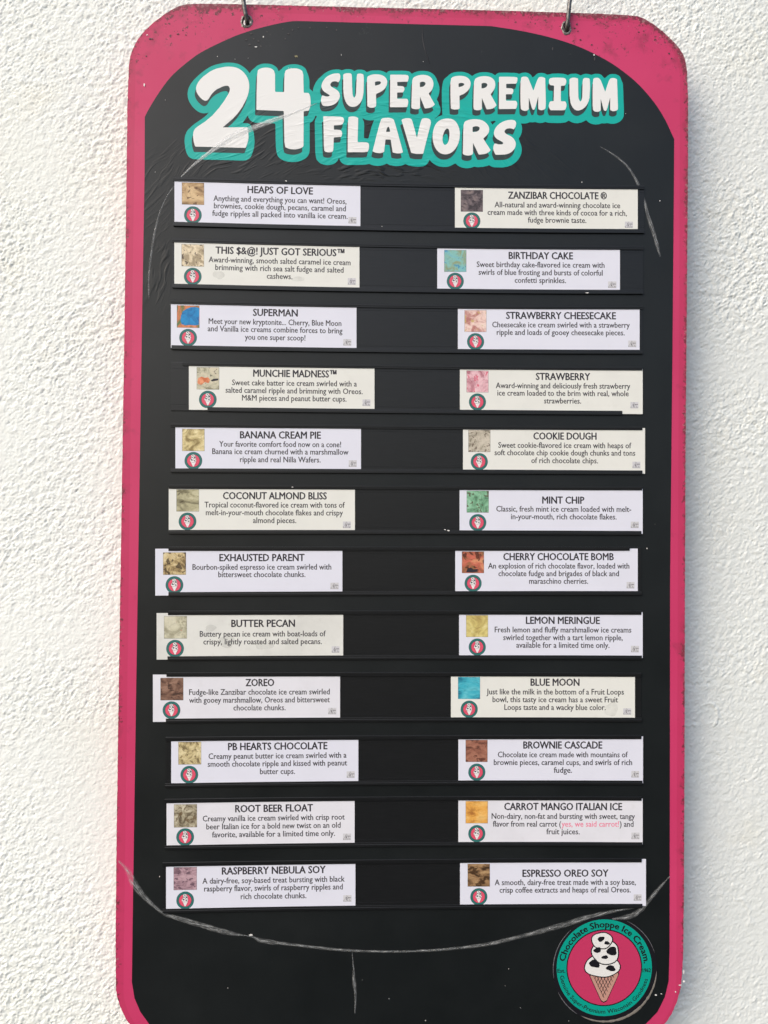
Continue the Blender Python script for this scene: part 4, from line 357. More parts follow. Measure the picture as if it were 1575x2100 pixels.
# ------------------------------------------------------------------ helpers
def lin(c):
    return tuple(((v/255)/12.92 if v/255 <= 0.04045 else ((v/255+0.055)/1.055)**2.4) for v in c) + (1.0,)
def W(x, y, d):                   # panel millimetres (+ depth towards the viewer) -> world metres
    return (x/1000.0, YB - d/1000.0, ZB + y/1000.0)
class Nodes:
    def __init__(s, name):
        s.m = bpy.data.materials.new(name); s.m.use_nodes = True; s.t = s.m.node_tree
        s.b = s.t.nodes['Principled BSDF']; s.b.inputs['Specular IOR Level'].default_value = 0.36
        s._p = None
    def n(s, typ, **kw):
        n = s.t.nodes.new(typ)
        for k, v in kw.items():
            if k.startswith('i_'): n.inputs[int(k[2:]) if k[2:].isdigit() else k[2:].replace('_', ' ')].default_value = v
            else: setattr(n, k, v)
        return n
    def l(s, a, b): s.t.links.new(a, b)
    @property
    def pos(s):
        if s._p is None: s._p = s.n('ShaderNodeNewGeometry').outputs['Position']
        return s._p
    def math(s, op, a, b=None, clamp=False):
        n = s.n('ShaderNodeMath', operation=op); n.use_clamp = clamp
        for i, v in enumerate((a, b)):
            if v is None: continue
            if isinstance(v, (int, float)): n.inputs[i].default_value = v
            else: s.l(v, n.inputs[i])
        return n.outputs[0]
    def scaled(s, sc, off=(0, 0, 0), rot=(0, 0, 0), src=None):
        n = s.n('ShaderNodeMapping'); n.inputs['Scale'].default_value = sc; n.inputs['Location'].default_value = off; n.inputs['Rotation'].default_value = rot
        s.l(src or s.pos, n.inputs['Vector']); return n.outputs[0]
    def noise(s, scale, detail=4, rough=0.6, dist=0.0, vec=None, off=None):
        n = s.n('ShaderNodeTexNoise'); n.inputs['Scale'].default_value = scale; n.inputs['Detail'].default_value = detail
        n.inputs['Roughness'].default_value = rough; n.inputs['Distortion'].default_value = dist
        s.l(vec or (s.scaled((1, 1, 1), off) if off else s.pos), n.inputs['Vector']); return n.outputs['Fac']
    def ramp(s, fac, stops, interp='LINEAR'):
        n = s.n('ShaderNodeValToRGB'); e = n.color_ramp.elements; n.color_ramp.interpolation = interp
        while len(e) > 1: e.remove(e[-1])
        e[0].position = stops[0][0]; e[0].color = stops[0][1]
        for p, c in stops[1:]:
            q = e.new(p); q.color = c
        s.l(fac, n.inputs[0]); return n.outputs[0]
    def step(s, fac, a, b):
        n = s.n('ShaderNodeMapRange'); n.inputs[1].default_value = a; n.inputs[2].default_value = b; n.clamp = True
        s.l(fac, n.inputs[0]); return n.outputs[0]
    def mix(s, f, a, b):
        n = s.n('ShaderNodeMix', data_type='RGBA')
        for v, i in ((f, 0), (a, 6), (b, 7)):
            if isinstance(v, (int, float, tuple)): n.inputs[i].default_value = v
            else: s.l(v, n.inputs[i])
        return n.outputs[2]
    def bump(s, h, strength, dist, prev=None):
        n = s.n('ShaderNodeBump'); n.inputs['Strength'].default_value = strength; n.inputs['Distance'].default_value = dist
        s.l(h, n.inputs['Height'])
        if prev: s.l(prev, n.inputs['Normal'])
        s.l(n.outputs[0], s.b.inputs['Normal']); return n.outputs[0]
    def col(s, c):
        if isinstance(c, tuple): s.b.inputs['Base Color'].default_value = c
        else: s.l(c, s.b.inputs['Base Color'])
    def rough(s, r):
        if isinstance(r, (int, float)): s.b.inputs['Roughness'].default_value = r
        else: s.l(r, s.b.inputs['Roughness'])

def mesh_obj(name, V, F, mat, parent=None, smooth=False, at=None):
    me = bpy.data.meshes.new(name)
    o0 = parent.matrix_world.translation if parent else Vector((0, 0, 0))
    if at is not None: o0 = Vector(at)
    if isinstance(V, np.ndarray): V = V.tolist()
    me.from_pydata([(v[0]-o0[0], v[1]-o0[1], v[2]-o0[2]) for v in V], [], F); me.validate(); me.update()
    if mat: me.materials.append(mat)
    if smooth: me.polygons.foreach_set('use_smooth', [True]*len(me.polygons))
    ob = bpy.data.objects.new(name, me); COL.objects.link(ob)
    if parent: ob.parent = parent
    if at is not None and not parent: ob.location = at
    return ob
ORG = {}
def part(name, V, F, mat, parent, smooth=False):
    """mesh given in world metres, parented without inverse"""
    o = ORG[parent.name]
    me = bpy.data.meshes.new(name)
    me.from_pydata([(v[0]-o[0], v[1]-o[1], v[2]-o[2]) for v in V], [], F); me.update()
    me.materials.append(mat)
    if smooth: me.polygons.foreach_set('use_smooth', [True]*len(me.polygons))
    ob = bpy.data.objects.new(name, me); COL.objects.link(ob); ob.parent = parent
    ORG[ob.name] = o                                  # children of a part share its thing's origin
    return ob
def thing(name, loc, label, cat, group=None):
    o = bpy.data.objects.new(name, None); COL.objects.link(o); o.location = loc; o.empty_display_size = 0.02
    o['label'] = label; o['category'] = cat
    if group: o['group'] = group
    ORG[o.name] = loc
    return o
def prism(loops, d0, d1, back=False):
    """flat shape with holes (mm), front at depth d1, sides down to d0"""
    flat = [p for lp in loops for p in lp]
    tris = tessellate_polygon([[Vector((p[0], p[1], 0)) for p in lp] for lp in loops])
    V = [W(x, y, d1) for x, y in flat]; F = []
    for t in tris:
        a, b, c = (flat[i] for i in t)
        ar = (b[0]-a[0])*(c[1]-a[1])-(c[0]-a[0])*(b[1]-a[1])
        if abs(ar) < 1e-9: continue
        F.append(tuple(t) if ar > 0 else tuple(reversed(t)))
    if d0 is not None:
        n = len(V); V += [W(x, y, d0) for x, y in flat]; k = 0
        for lp in loops:
            m = len(lp)
            for i in range(m):
                j = (i+1) % m; F.append((k+i, k+j, n+k+j, n+k+i))
            k += m
        if back: F += [tuple(n+i for i in reversed(f)) for f in F if len(f) == 3 and max(f) < n]
    return V, F
def circle(cx, cy, r, n=48, ry=None):
    return [(cx+r*math.cos(2*math.pi*i/n), cy+(ry or r)*math.sin(2*math.pi*i/n)) for i in range(n)]
def ring_loops(cx, cy, r0, r1, n=64): return [circle(cx, cy, r1, n), circle(cx, cy, r0, n)]
def lerp(a, b, t): return tuple(x+(y-x)*t for x, y in zip(a, b))

# text: built-in font, all strings evaluated at once
TXT = {}
def text_batch(strings):
    obs = []
    for (s, off) in strings:
        if (s, off) in TXT: continue
        cu = bpy.data.curves.new('t', 'FONT'); cu.body = s; cu.size = 1.0; cu.offset = off; cu.resolution_u = 2
        cu.fill_mode = 'FRONT'
        ob = bpy.data.objects.new('t', cu); COL.objects.link(ob); obs.append(((s, off), ob)); TXT[(s, off)] = None
    dg = bpy.context.evaluated_depsgraph_get(); dg.update()
    for k, ob in obs:
        me = ob.evaluated_get(dg).to_mesh()
        v = np.empty(len(me.vertices)*3, 'f'); me.vertices.foreach_get('co', v); v = v.reshape(-1, 3)[:, :2].copy()
        F = [tuple(p.vertices) for p in me.polygons]
        # face normals to +z
        out = []
        for f in F:
            a, b, c = v[f[0]], v[f[1]], v[f[2]]
            out.append(f if (b[0]-a[0])*(c[1]-a[1])-(c[0]-a[0])*(b[1]-a[1]) >= 0 else tuple(reversed(f)))
        TXT[k] = (v.astype(float), out)
        ob.evaluated_get(dg).to_mesh_clear()
        cu = ob.data; bpy.data.objects.remove(ob); bpy.data.curves.remove(cu)
def text_line(s, off, p0, p1, size, d, centre, fat=0.0):
    """string stretched from p0 to p1 (mm); centre = height of the pN points in em above the baseline"""
    v, F = TXT[(s, off)]
    x0, x1 = v[:, 0].min(), v[:, 0].max()
    u = np.array([p1[0]-p0[0], p1[1]-p0[1]]); L = np.hypot(*u); u = u/L; nrm = np.array([-u[1], u[0]])
    a = (v[:, 0]-x0)/(x1-x0)*L; b = (v[:, 1]-centre)*size
    P = np.array(p0)+a[:, None]*u+b[:, None]*nrm
    if fat == 0: return [W(x, y, d) for x, y in P], F
    out = []
    for k, (ox, oy) in enumerate(((-fat, 0), (fat, 0), (0, fat*.6), (0, -fat*.6))):
        out.append(([W(x+ox, y+oy, d+k*0.004) for x, y in P], F))
    return join(out)
def join(parts):
    V, F = [], []
    for v, f in parts:
        k = len(V); V += list(v); F += [tuple(i+k for i in q) for q in f]
    return V, F

# ------------------------------------------------------------------ materials
def m_wall():
    s = Nodes('painted_stucco')
    n1 = s.noise(3.0, 3, 0.5); n2 = s.noise(40, 5, 0.7)
    c = s.ramp(n1, [(0.3, (0.805, 0.835, 0.785, 1)), (0.5, (0.82, 0.86, 0.835, 1)), (0.7, (0.845, 0.88, 0.855, 1))])
    dirt = s.math('MULTIPLY', s.step(s.noise(230, 3, 0.6), 0.70, 0.80), s.step(s.noise(9, 2, 0.5), 0.5, 0.65))
    c = s.mix(s.math('MULTIPLY', dirt, 0.45), c, (0.40, 0.42, 0.36, 1))
    c = s.mix(s.math('MULTIPLY', s.step(s.noise(11, 4, 0.6, off=(4, 1, 8)), 0.58, 0.74), 0.35), c, (0.80, 0.79, 0.68, 1))
    s.col(c); s.rough(0.75); s.b.inputs['Specular IOR Level'].default_value = 0.3
    s.bump(s.noise(700, 4, 0.65), 0.35, 0.0004)
    return s.m
def sdf(s, cx, cz, hx, hz, r):
    """distance to the rounded outline of the panel, metres, negative inside"""
    sp = s.n('ShaderNodeSeparateXYZ'); s.l(s.pos, sp.inputs[0])
    qx = s.math('SUBTRACT', s.math('ABSOLUTE', s.math('SUBTRACT', sp.outputs[0], cx)), hx-r)
    qz = s.math('SUBTRACT', s.math('ABSOLUTE', s.math('SUBTRACT', sp.outputs[2], cz)), hz-r)
    mx, mz = s.math('MAXIMUM', qx, 0.0), s.math('MAXIMUM', qz, 0.0)
    ln = s.math('SQRT', s.math('ADD', s.math('MULTIPLY', mx, mx), s.math('MULTIPLY', mz, mz)))
    return s.math('SUBTRACT', s.math('ADD', ln, s.math('MINIMUM', s.math('MAXIMUM', qx, qz), 0.0)), r), sp
xs = [p[0] for p in OUTER]; ys = [p[1] for p in OUTER]
PCX, PCY, PHX, PHY = (min(xs)+max(xs))/2, (min(ys)+max(ys))/2, (max(xs)-min(xs))/2, (max(ys)-min(ys))/2
def m_pink():
    s = Nodes('pink_vinyl')
    d, sp = sdf(s, PCX/1000, ZB+PCY/1000, PHX/1000, PHY/1000, 0.072)
    base = s.ramp(s.noise(8, 3, 0.5), [(0.3, (0.54, 0.036, 0.125, 1)), (0.7, (0.60, 0.046, 0.148, 1))])
    # grime and lost print: at the rim, and over the two top corners
    n = s.noise(260, 5, 0.72); big = s.noise(38, 3, 0.6)
    rim = s.step(d, -0.0075, -0.0002)
    right = s.step(sp.outputs[0], 0.0, 0.30)
    rimw = s.math('MULTIPLY', rim, s.math('ADD', s.math('MULTIPLY', right, 0.10), 0.18))
    low = s.math('MULTIPLY', s.step(d, -0.022, -0.004), 0.045)
    top = s.step(sp.outputs[2], ZB+0.455, ZB+0.54)
    side = s.step(s.math('ABSOLUTE', s.math('SUBTRACT', sp.outputs[0], PCX/1000)), 0.13, 0.30)
    wear = s.math('ADD', s.math('MULTIPLY', s.math('MULTIPLY', top, s.math('ADD', s.math('MULTIPLY', side, 0.6), 0.4)), 0.225), s.math('ADD', rimw, low))
    wear = s.math('ADD', wear, s.math('MULTIPLY', s.math('SUBTRACT', big, 0.5), 0.42))
    m1 = s.step(s.math('ADD', n, wear), 0.745, 0.80)
    c = s.mix(s.math('MULTIPLY', m1, 0.85), base, (0.035, 0.030, 0.028, 1))
    n3 = s.noise(330, 4, 0.7, off=(3.1, 1.7, 2.3))
    m2 = s.step(s.math('ADD', n3, s.math('MULTIPLY', wear, 0.8)), 0.80, 0.84)
    c = s.mix(s.math('MULTIPLY', m2, 0.6), c, (0.42, 0.40, 0.37, 1))
    st = s.noise(60, 4, 0.6, off=(5, 2, 1))
    c = s.mix(s.math('MULTIPLY', s.step(s.math('ADD', st, wear), 0.66, 0.85), 0.45), c, (0.20, 0.03, 0.055, 1))
    band = s.step(d, -0.0095, -0.0091)
    c = s.mix(s.math('MULTIPLY', band, 0.25), c, (0.38, 0.020, 0.062, 1))
    s.col(c); s.rough(s.step(s.noise(20, 3, 0.5), -0.6, 1.6))
    s.b.inputs['Roughness'].default_value = 0.4
    b = s.bump(m1, 0.35, 0.0004); s.bump(s.noise(25, 2, 0.5), 0.10, 0.002, b)
    return s.m
def ripple(s, prev=None, amount=1.0):
    """shrink wrinkles in the clear film: they run in arcs round the upper cards"""
    sp = s.n('ShaderNodeSeparateXYZ'); s.l(s.pos, sp.inputs[0])
    X, Z = s.math('ADD', sp.outputs[0], 0.040), s.math('SUBTRACT', sp.outputs[2], ZB+0.150)
    r = s.math('SQRT', s.math('ADD', s.math('MULTIPLY', X, X), s.math('MULTIPLY', Z, Z)))
    th = s.math('ARCTAN2', X, Z)
    cb = s.n('ShaderNodeCombineXYZ')
    wob = s.math('MULTIPLY', s.noise(14, 2, 0.5), 0.030)
    s.l(s.math('MULTIPLY', s.math('ADD', r, wob), 260.0), cb.inputs[0]); s.l(s.math('MULTIPLY', th, 13.0), cb.inputs[1])
    n = s.noise(1.0, 1, 0.4, 0.35, vec=cb.outputs[0])
    n = s.step(n, 0.50, 0.78)
    band = s.math('MULTIPLY', s.step(r, 0.165, 0.190), s.step(r, 0.345, 0.235))
    ang = s.math('MULTIPLY', s.step(th, 1.05, 0.35), s.step(th, -1.35, -1.0))
    patch = s.math('ADD', s.math('MULTIPLY', s.step(s.noise(16, 1, 0.4, off=(2, 7, 4)), 0.40, 0.62), 0.75), 0.25)
    above = s.math('MAXIMUM', s.step(sp.outputs[2], ZB+0.355, ZB+0.368), s.math('MULTIPLY', s.step(sp.outputs[0], -0.255, -0.262), 0.6))
    m = s.math('MULTIPLY', s.math('MULTIPLY', s.math('MULTIPLY', band, ang), patch), above)
    return s.bump(s.math('MULTIPLY', n, m), 0.70*amount, 0.0014, prev)
def m_print(name, colour, rough=0.42, rip=0.0, var=0.12):
    s = Nodes(name)
    dk = tuple(v*(1-var) for v in colour[:3])+(1,)
    s.col(s.mix(s.noise(30, 4, 0.6), dk, colour)); s.rough(rough)
    b = s.bump(s.noise(18, 2, 0.5), 0.08, 0.002)
    if rip: ripple(s, b, rip)
    return s.m
def m_black():
    s = Nodes('black_vinyl')
    c = s.ramp(s.noise(14, 4, 0.6), [(0.3, (0.0060, 0.0080, 0.0088, 1)), (0.7, (0.0090, 0.0115, 0.0125, 1))])
    dust = s.math('MULTIPLY', s.step(s.noise(900, 2, 0.5), 0.72, 0.78), 0.5)
    c = s.mix(dust, c, (0.035, 0.038, 0.040, 1))
    sp = s.n('ShaderNodeSeparateXYZ'); s.l(s.pos, sp.inputs[0])
    up = s.step(sp.outputs[2], ZB+0.40, ZB+0.55)
    chip = s.step(s.math('ADD', s.noise(300, 4, 0.7), s.math('MULTIPLY', s.math('SUBTRACT', s.noise(30, 2, 0.5), 0.55), 0.9)), 0.72, 0.80)
    c = s.mix(s.math('MULTIPLY', s.math('MULTIPLY', chip, up), 0.5), c, (0.07, 0.07, 0.068, 1))
    s.col(c)
    rr = s.n('ShaderNodeMapRange'); rr.inputs[3].default_value = 0.28; rr.inputs[4].default_value = 0.56
    s.l(s.noise(11, 4, 0.6), rr.inputs[0]); s.rough(rr.outputs[0])
    b = s.bump(s.noise(12, 2, 0.5), 0.12, 0.003)
    ripple(s, b, 1.0)
    return s.m
def m_plastic():
    s = Nodes('black_plastic_rail')
    vec = s.scaled((60, 60, 900))
    s.col(s.ramp(s.noise(1.0, 3, 0.6, vec=vec), [(0.3, (0.009, 0.010, 0.011, 1)), (0.75, (0.0125, 0.0135, 0.0150, 1))]))
    s.rough(0.33); s.bump(s.noise(1.0, 3, 0.6, vec=vec), 0.05, 0.0003)
    return s.m
def m_card(name, colour, stain=0.10):
    s = Nodes(name)
    n = s.noise(28, 4, 0.6)
    c = s.mix(s.step(n, 0.45, 0.75), colour, tuple(v*(1-stain) for v in colour[:3])+(1,))
    sm = s.math('MULTIPLY', s.step(s.noise(75, 5, 0.65, off=(1, 5, 2)), 0.60, 0.74), stain*2.2)
    c = s.mix(sm, c, (0.50, 0.48, 0.42, 1))
    s.col(c); s.rough(0.38); s.bump(s.noise(35, 2, 0.5), 0.10, 0.002)
    return s.m
def m_ink(name, c, r=0.45):
    s = Nodes(name); s.col(s.mix(s.noise(600, 2, 0.5), c, tuple(min(1, v*1.35+.004) for v in c[:3])+(1,))); s.rough(r); return s.m
def m_metal(name, a, b, rough=0.38):
    s = Nodes(name); s.b.inputs['Metallic'].default_value = 0.85
    s.col(s.ramp(s.noise(350, 4, 0.65), [(0.35, a), (0.65, b)])); s.rough(rough)
    s.bump(s.noise(500, 3, 0.6), 0.4, 0.0004); return s.m
def m_crease(name='creased_clear_film', k=1.0):
    s = Nodes(name)
    s.col((0.60, 0.62, 0.62, 1) if k == 1 else (0.85, 0.87, 0.87, 1)); s.rough(0.2)
    v = s.scaled((500, 500, 500)); n = s.noise(1.2, 4, 0.65)
    f = s.n('ShaderNodeTexNoise'); f.inputs['Scale'].default_value = 1.0; f.inputs['Detail'].default_value = 4; f.inputs['Roughness'].default_value = 0.7
    uv = s.n('ShaderNodeUVMap'); mp = s.n('ShaderNodeMapping'); mp.inputs['Scale'].default_value = (0.012, 0.0030, 1)
    mp.inputs['Scale'].default_value = (0.10, 2.6, 1)
    s.l(uv.outputs[0], mp.inputs['Vector']); s.l(mp.outputs[0], f.inputs['Vector'])
    sx = s.n('ShaderNodeSeparateXYZ'); s.l(uv.outputs[0], sx.inputs[0])
    edge = s.math('SUBTRACT', 1.0, s.math('POWER', s.math('ABSOLUTE', sx.outputs[1]), 2.0))
    a = s.math('MULTIPLY', s.step(f.outputs['Fac'], 0.46, 0.68), edge)
    a = s.math('ADD', s.math('MULTIPLY', a, 0.58*k), s.math('MULTIPLY', edge, 0.10+0.4*(k-1)), clamp=True)
    s.l(a, s.b.inputs['Alpha']); s.bump(f.outputs['Fac'], 0.5, 0.0006)
    return s.m
def m_stain():
    s = Nodes('water_stain'); s.col((0.40, 0.40, 0.37, 1)); s.rough(0.5)
    s.l(s.math('MULTIPLY', s.step(s.noise(90, 3, 0.6), 0.20, 0.80), 0.20), s.b.inputs['Alpha']); return s.m
MAT = dict(
    wall=m_wall(), pink=m_pink(), black=m_black(), rail=m_plastic(),
    teal=m_print('teal_print', (0.001, 0.43, 0.37, 1), rip=0.9, var=0.08),
    white=m_print('white_print', (0.82, 0.83, 0.82, 1), rip=0.55, var=0.03),
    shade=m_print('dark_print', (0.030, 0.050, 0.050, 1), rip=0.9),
    lav=m_card('lavender_white_card', (0.74, 0.755, 0.85, 1), 0.03), crm=m_card('cream_white_card', (0.775, 0.785, 0.74, 1), 0.05),
    wht=m_card('white_card', (0.76, 0.765, 0.82, 1), 0.06), gry=m_card('stained_white_card', (0.74, 0.75, 0.715, 1), 0.13),
    ink=m_ink('dark_ink', (0.022, 0.019, 0.026, 1)), ink2=m_ink('grey_ink', (0.032, 0.030, 0.036, 1)), pinkink=m_ink('pink_ink', (0.68, 0.19, 0.29, 1)),
    bteal=m_ink('badge_teal_ink', (0.020, 0.135, 0.125, 1)), bpink=m_ink('badge_pink_ink', (0.62, 0.075, 0.130, 1)),
    bdark=m_ink('badge_outline_ink', (0.02, 0.03, 0.035, 1)), bwhite=m_ink('badge_white_ink', (0.68, 0.66, 0.66, 1)),
    mark=m_ink('pale_grey_ink', (0.52, 0.52, 0.545, 1)), mgrey=m_ink('mid_grey_ink', (0.12, 0.12, 0.13, 1)),
    Bteal=m_print('badge_teal_print', (0.001, 0.34, 0.26, 1), var=0.06), Bpink=m_print('badge_pink_print', (0.55, 0.040, 0.125, 1), var=0.08),
    Bblack=m_print('badge_black_print', (0.010, 0.010, 0.014, 1)), Bwhite=m_print('badge_white_print', (0.78, 0.78, 0.76, 1), var=0.04),
    Bcone=m_print('badge_cone_print', (0.55, 0.30, 0.24, 1)),
    stain=m_stain(), steel=m_metal('galvanised_wire', (0.07, 0.068, 0.066, 1), (0.20, 0.195, 0.19, 1), 0.45), torn=m_metal('torn_metal_rim', (0.04, 0.036, 0.032, 1), (0.36, 0.34, 0.32, 1), 0.55),
    crease=m_crease(), fold=m_crease('folded_clear_film', 1.5), rim=m_ink('worn_sticker_edge', (0.17, 0.155, 0.135, 1), 0.5),
    w=m_ink('bare_white_chip', (0.70, 0.69, 0.67, 1)), k=m_ink('dark_scab', (0.05, 0.045, 0.045, 1)), y=m_ink('dry_moss_fleck', (0.20, 0.18, 0.09, 1)),
)

# ------------------------------------------------------------------ wall
def build_wall():
    step = 0.00105
    X0, X1, Z0, Z1 = -0.54, 0.44, -0.63, 0.63
    gx = np.arange(X0, X1, step); gz = np.arange(Z0, Z1, step); nx, nz = len(gx), len(gz)
    rng = np.random.default_rng(11)
    fx = np.fft.fftfreq(nx, step)[None, :]; fz = np.fft.fftfreq(nz, step)[:, None]
    def field(lx, lz, rot=0.0, band=True):
        c, s_ = math.cos(rot), math.sin(rot)
        u = fx*c+fz*s_; v = -fx*s_+fz*c
        r2 = (u*lx)**2+(v*lz)**2
        H = np.exp(-r2*3.0)
        if band: H = H*(1-np.exp(-r2*6.0))
        f = np.fft.ifft2(np.fft.fft2(rng.standard_normal((nz, nx)))*H).real
        return f/f.std()
    lumps = field(0.0019, 0.0016, math.radians(38)); fine = field(0.0011, 0.0010, math.radians(40)); big = field(0.0075, 0.0060, math.radians(35)); grain = field(0.0015, 0.0013, math.radians(45)); wave = field(0.20, 0.20, 0, False)
    drag = field(0.0060, 0.0020, math.radians(42)); sparse = field(0.0028, 0.0018, math.radians(38))
    rgh = field(0.10, 0.07, 0.4, False)
    rough = np.clip(1.0+0.26*rgh, 0.5, 1.6)
    # the plaster was floated smoother beside the lower right of the sign
    gxx, gzz = np.meshgrid(gx, gz)
    sm = np.clip((gxx-0.24)/0.10, 0, 1)*np.clip((0.18-gzz)/0.25, 0, 1)*np.clip(1-(gxx-0.40)/0.10, 0, 1)
    rough *= 1-0.42*sm
    clod = field(0.0036, 0.0027, math.radians(40))
    h = 0.76*rough*(0.00017*np.maximum(lumps, -0.6) - 0.00048*np.maximum(-lumps-1.0, 0) + 0.00010*np.maximum(grain, -0.5) - 0.00030*np.maximum(-grain-1.2, 0) + 0.00003*fine + 0.00020*np.maximum(clod, -0.3) - 0.00040*np.maximum(-clod-1.3, 0) + 0.00012*drag - 0.00100*np.maximum(sparse-2.0, 0) + 0.00022*big) + 0.0007*wave
    # blisters and trowel ridges seen right of the sign
    for (cx, cz, r, a0, a1, amp) in ((0.345, -0.226, 0.013, -60, 130, 0.0009), (0.325, -0.226, 0.012, 200, 300, 0.0006), (0.352, -0.245, 0.010, 60, 130, 0.0005), (0.375, -0.455, 0.022, -30, 80, 0.0006)):
        dx, dz = gxx-cx, gzz-cz; rr = np.hypot(dx, dz); an = np.degrees(np.arctan2(dz, dx))
        mm = ((an-a0) % 360 < (a1-a0)).astype(float)
        h += amp*mm*np.exp(-((rr-r*(1+0.06*big))/0.0013)**2)
    t = np.minimum(np.minimum((gxx-X0), (gxx.max()-gxx)), np.minimum(gzz-Z0, gzz.max()-gzz))/0.03
    h *= np.clip(t, 0, 1)
    ex = np.concatenate([np.linspace(-2.6, X0-0.03, 30), gx, np.linspace(gx[-1]+0.03, 2.6, 30)])
    ez = np.concatenate([np.linspace(-1.5, Z0-0.03, 16), gz, np.linspace(gz[-1]+0.03, 1.6, 16)])
    Hh = np.zeros((len(ez), len(ex))); Hh[16:16+nz, 30:30+nx] = h
    XX, ZZ = np.meshgrid(ex, ez); n, m = XX.shape[1], XX.shape[0]
    ax = np.abs(XX+0.03); Hh = Hh-np.where(ax < 0.6, 0.075*ax**2, 0.027+0.09*(ax-0.6))      # made-up outward curve, added so the light weakens from left to right
    co = np.stack([XX, -Hh, ZZ+1.5], -1).reshape(-1, 3).astype('f')
    i = np.arange((m-1)*(n-1)); r, c = i//(n-1), i % (n-1); a = r*n+c
    q = np.stack([a, a+1, a+n+1, a+n], -1).astype('i')
    me = bpy.data.meshes.new('stucco_wall')
    me.vertices.add(len(co)); me.vertices.foreach_set('co', co.ravel())
    me.loops.add(q.size); me.loops.foreach_set('vertex_index', q.ravel())
    me.polygons.add(len(q)); me.polygons.foreach_set('loop_start', np.arange(0, q.size, 4, dtype='i')); me.polygons.foreach_set('loop_total', np.full(len(q), 4, 'i'))
    me.update(calc_edges=True); me.polygons.foreach_set('use_smooth', np.ones(len(q), bool))
    me.materials.append(MAT['wall'])
    ob = bpy.data.objects.new('stucco_wall', me); COL.objects.link(ob)
    ob['label'] = 'rough white painted stucco wall behind the hanging flavour board'; ob['category'] = 'wall'
    # the thickness behind the plaster
    return ob
build_wall()

# ------------------------------------------------------------------ the sign board
board = thing('menu_board', W(PCX, max(ys), 0), 'tall pink and black flavour board hung on two wire hooks before the wall', 'sign')
def densify(lp, st, jit):
    out = []
    for i in range(len(lp)):
        a, b = lp[i], lp[(i+1) % len(lp)]; L = math.dist(a, b); k = max(1, int(L/st))
        for j in range(k):
            x, y = lerp(a, b, j/k); out.append((x+random.uniform(-jit, jit), y+random.uniform(-jit, jit)))
    return out
OUT = densify(OUTER, 2.2, 0.16)
holes = []
for hx, hy, rx, ry in HOLES:
    holes.append([(hx+rx*.86*(1+random.uniform(-.10, .10))*math.cos(t), hy+ry*.86*(1+random.uniform(-.10, .10))*math.sin(t)) for t in [2*math.pi*i/18 for i in range(18)]])
V, F = prism([OUT]+holes, -3.0, 0.0, back=True)
part('panel', V, F, MAT['pink'], board)
V, F = prism([INNER], 0.0, 0.22); part('black_sheet', V, F, MAT['black'], board)
# torn metal rims of the hanging holes
for hx, hy, rx, ry in HOLES:
    n = 26; V, F = [], []
    for i in range(n):
        t = 2*math.pi*i/n; c, s_ = math.cos(t), math.sin(t)
        for k, d in ((0.72, -2.6), (0.80, 0.5), (0.98, 1.0+random.uniform(-.4, .6)), (1.22+random.uniform(-.14, .16), 0.12)):
            V.append(W(hx+rx*k*c, hy+ry*k*s_, d))
    for i in range(n):
        j = (i+1) % n
        for k in range(3): F.append((4*i+k, 4*j+k, 4*j+k+1, 4*i+k+1))
    part('grommet', V, F, MAT['torn'], board, True)

# heading: teal backing, then for each letter its dark offset copy and its white face
V, F = prism(TEAL, 0.22, 0.32); backing = part('heading_backing', V, F, MAT['teal'], board)
for name, loops in GLYPHS:
    V, F = prism(loops, 0.40, 0.48); L = part('letter', V, F, MAT['white'], board); L['label'] = 'white rounded letter %s of the heading' % name if not name.isdigit() else 'large white numeral %s of the heading' % name
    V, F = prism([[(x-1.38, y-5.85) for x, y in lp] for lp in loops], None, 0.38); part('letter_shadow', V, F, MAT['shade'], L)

# card holders: base strip with two guide ridges, an upper and a lower lip that hold the cards
def sweep(A, B, sec):
    """A outer line, B inner line; sec = list of (t from outer to inner 0..1 or mm, depth)"""
    V, F = [], []; n = len(A); m = len(sec)
    for a, b in zip(A, B):
        u = (b[0]-a[0], b[1]-a[1]); L = math.hypot(*u)
        for t, d in sec: V.append(W(a[0]+u[0]*t, a[1]+u[1]*t, d))
    for i in range(n-1):
        for k in range(m):
            j = (k+1) % m; F.append((i*m+k, i*m+j, (i+1)*m+j, (i+1)*m+k))
    F.append(tuple(reversed(range(m)))); F.append(tuple((n-1)*m+k for k in range(m)))
    return V, F
LIP = [(0, 0.95), (0, 2.05), (0.07, 2.30), (0.52, 2.30), (0.60, 2.12), (0.95, 2.06), (1, 1.95), (1, 1.62), (0.22, 1.62), (0.22, 0.95)]
for rl in RAILS:
    V, F = sweep(rl['base'][0], rl['base'][1], [(0, 0.22), (0, 0.86), (0.01, 0.95), (0.99, 0.95), (1, 0.86), (1, 0.22)])
    h = part('card_holder', V, F, MAT['rail'], board)
    V, F = sweep(*rl['up'], LIP); part('upper_lip', V, F, MAT['rail'], h)
    V, F = sweep(*rl['low'], LIP); part('lower_lip', V, F, MAT['rail'], h)
    for key in ('r1', 'r2'):
        a = rl[key]; V, F = sweep([(x, y+.22) for x, y in a], [(x, y-.22) for x, y in a], [(0, .95), (.2, 1.08), (.8, 1.08), (1, .95)])
        part('guide_ridge', V, F, MAT['rail'], h)

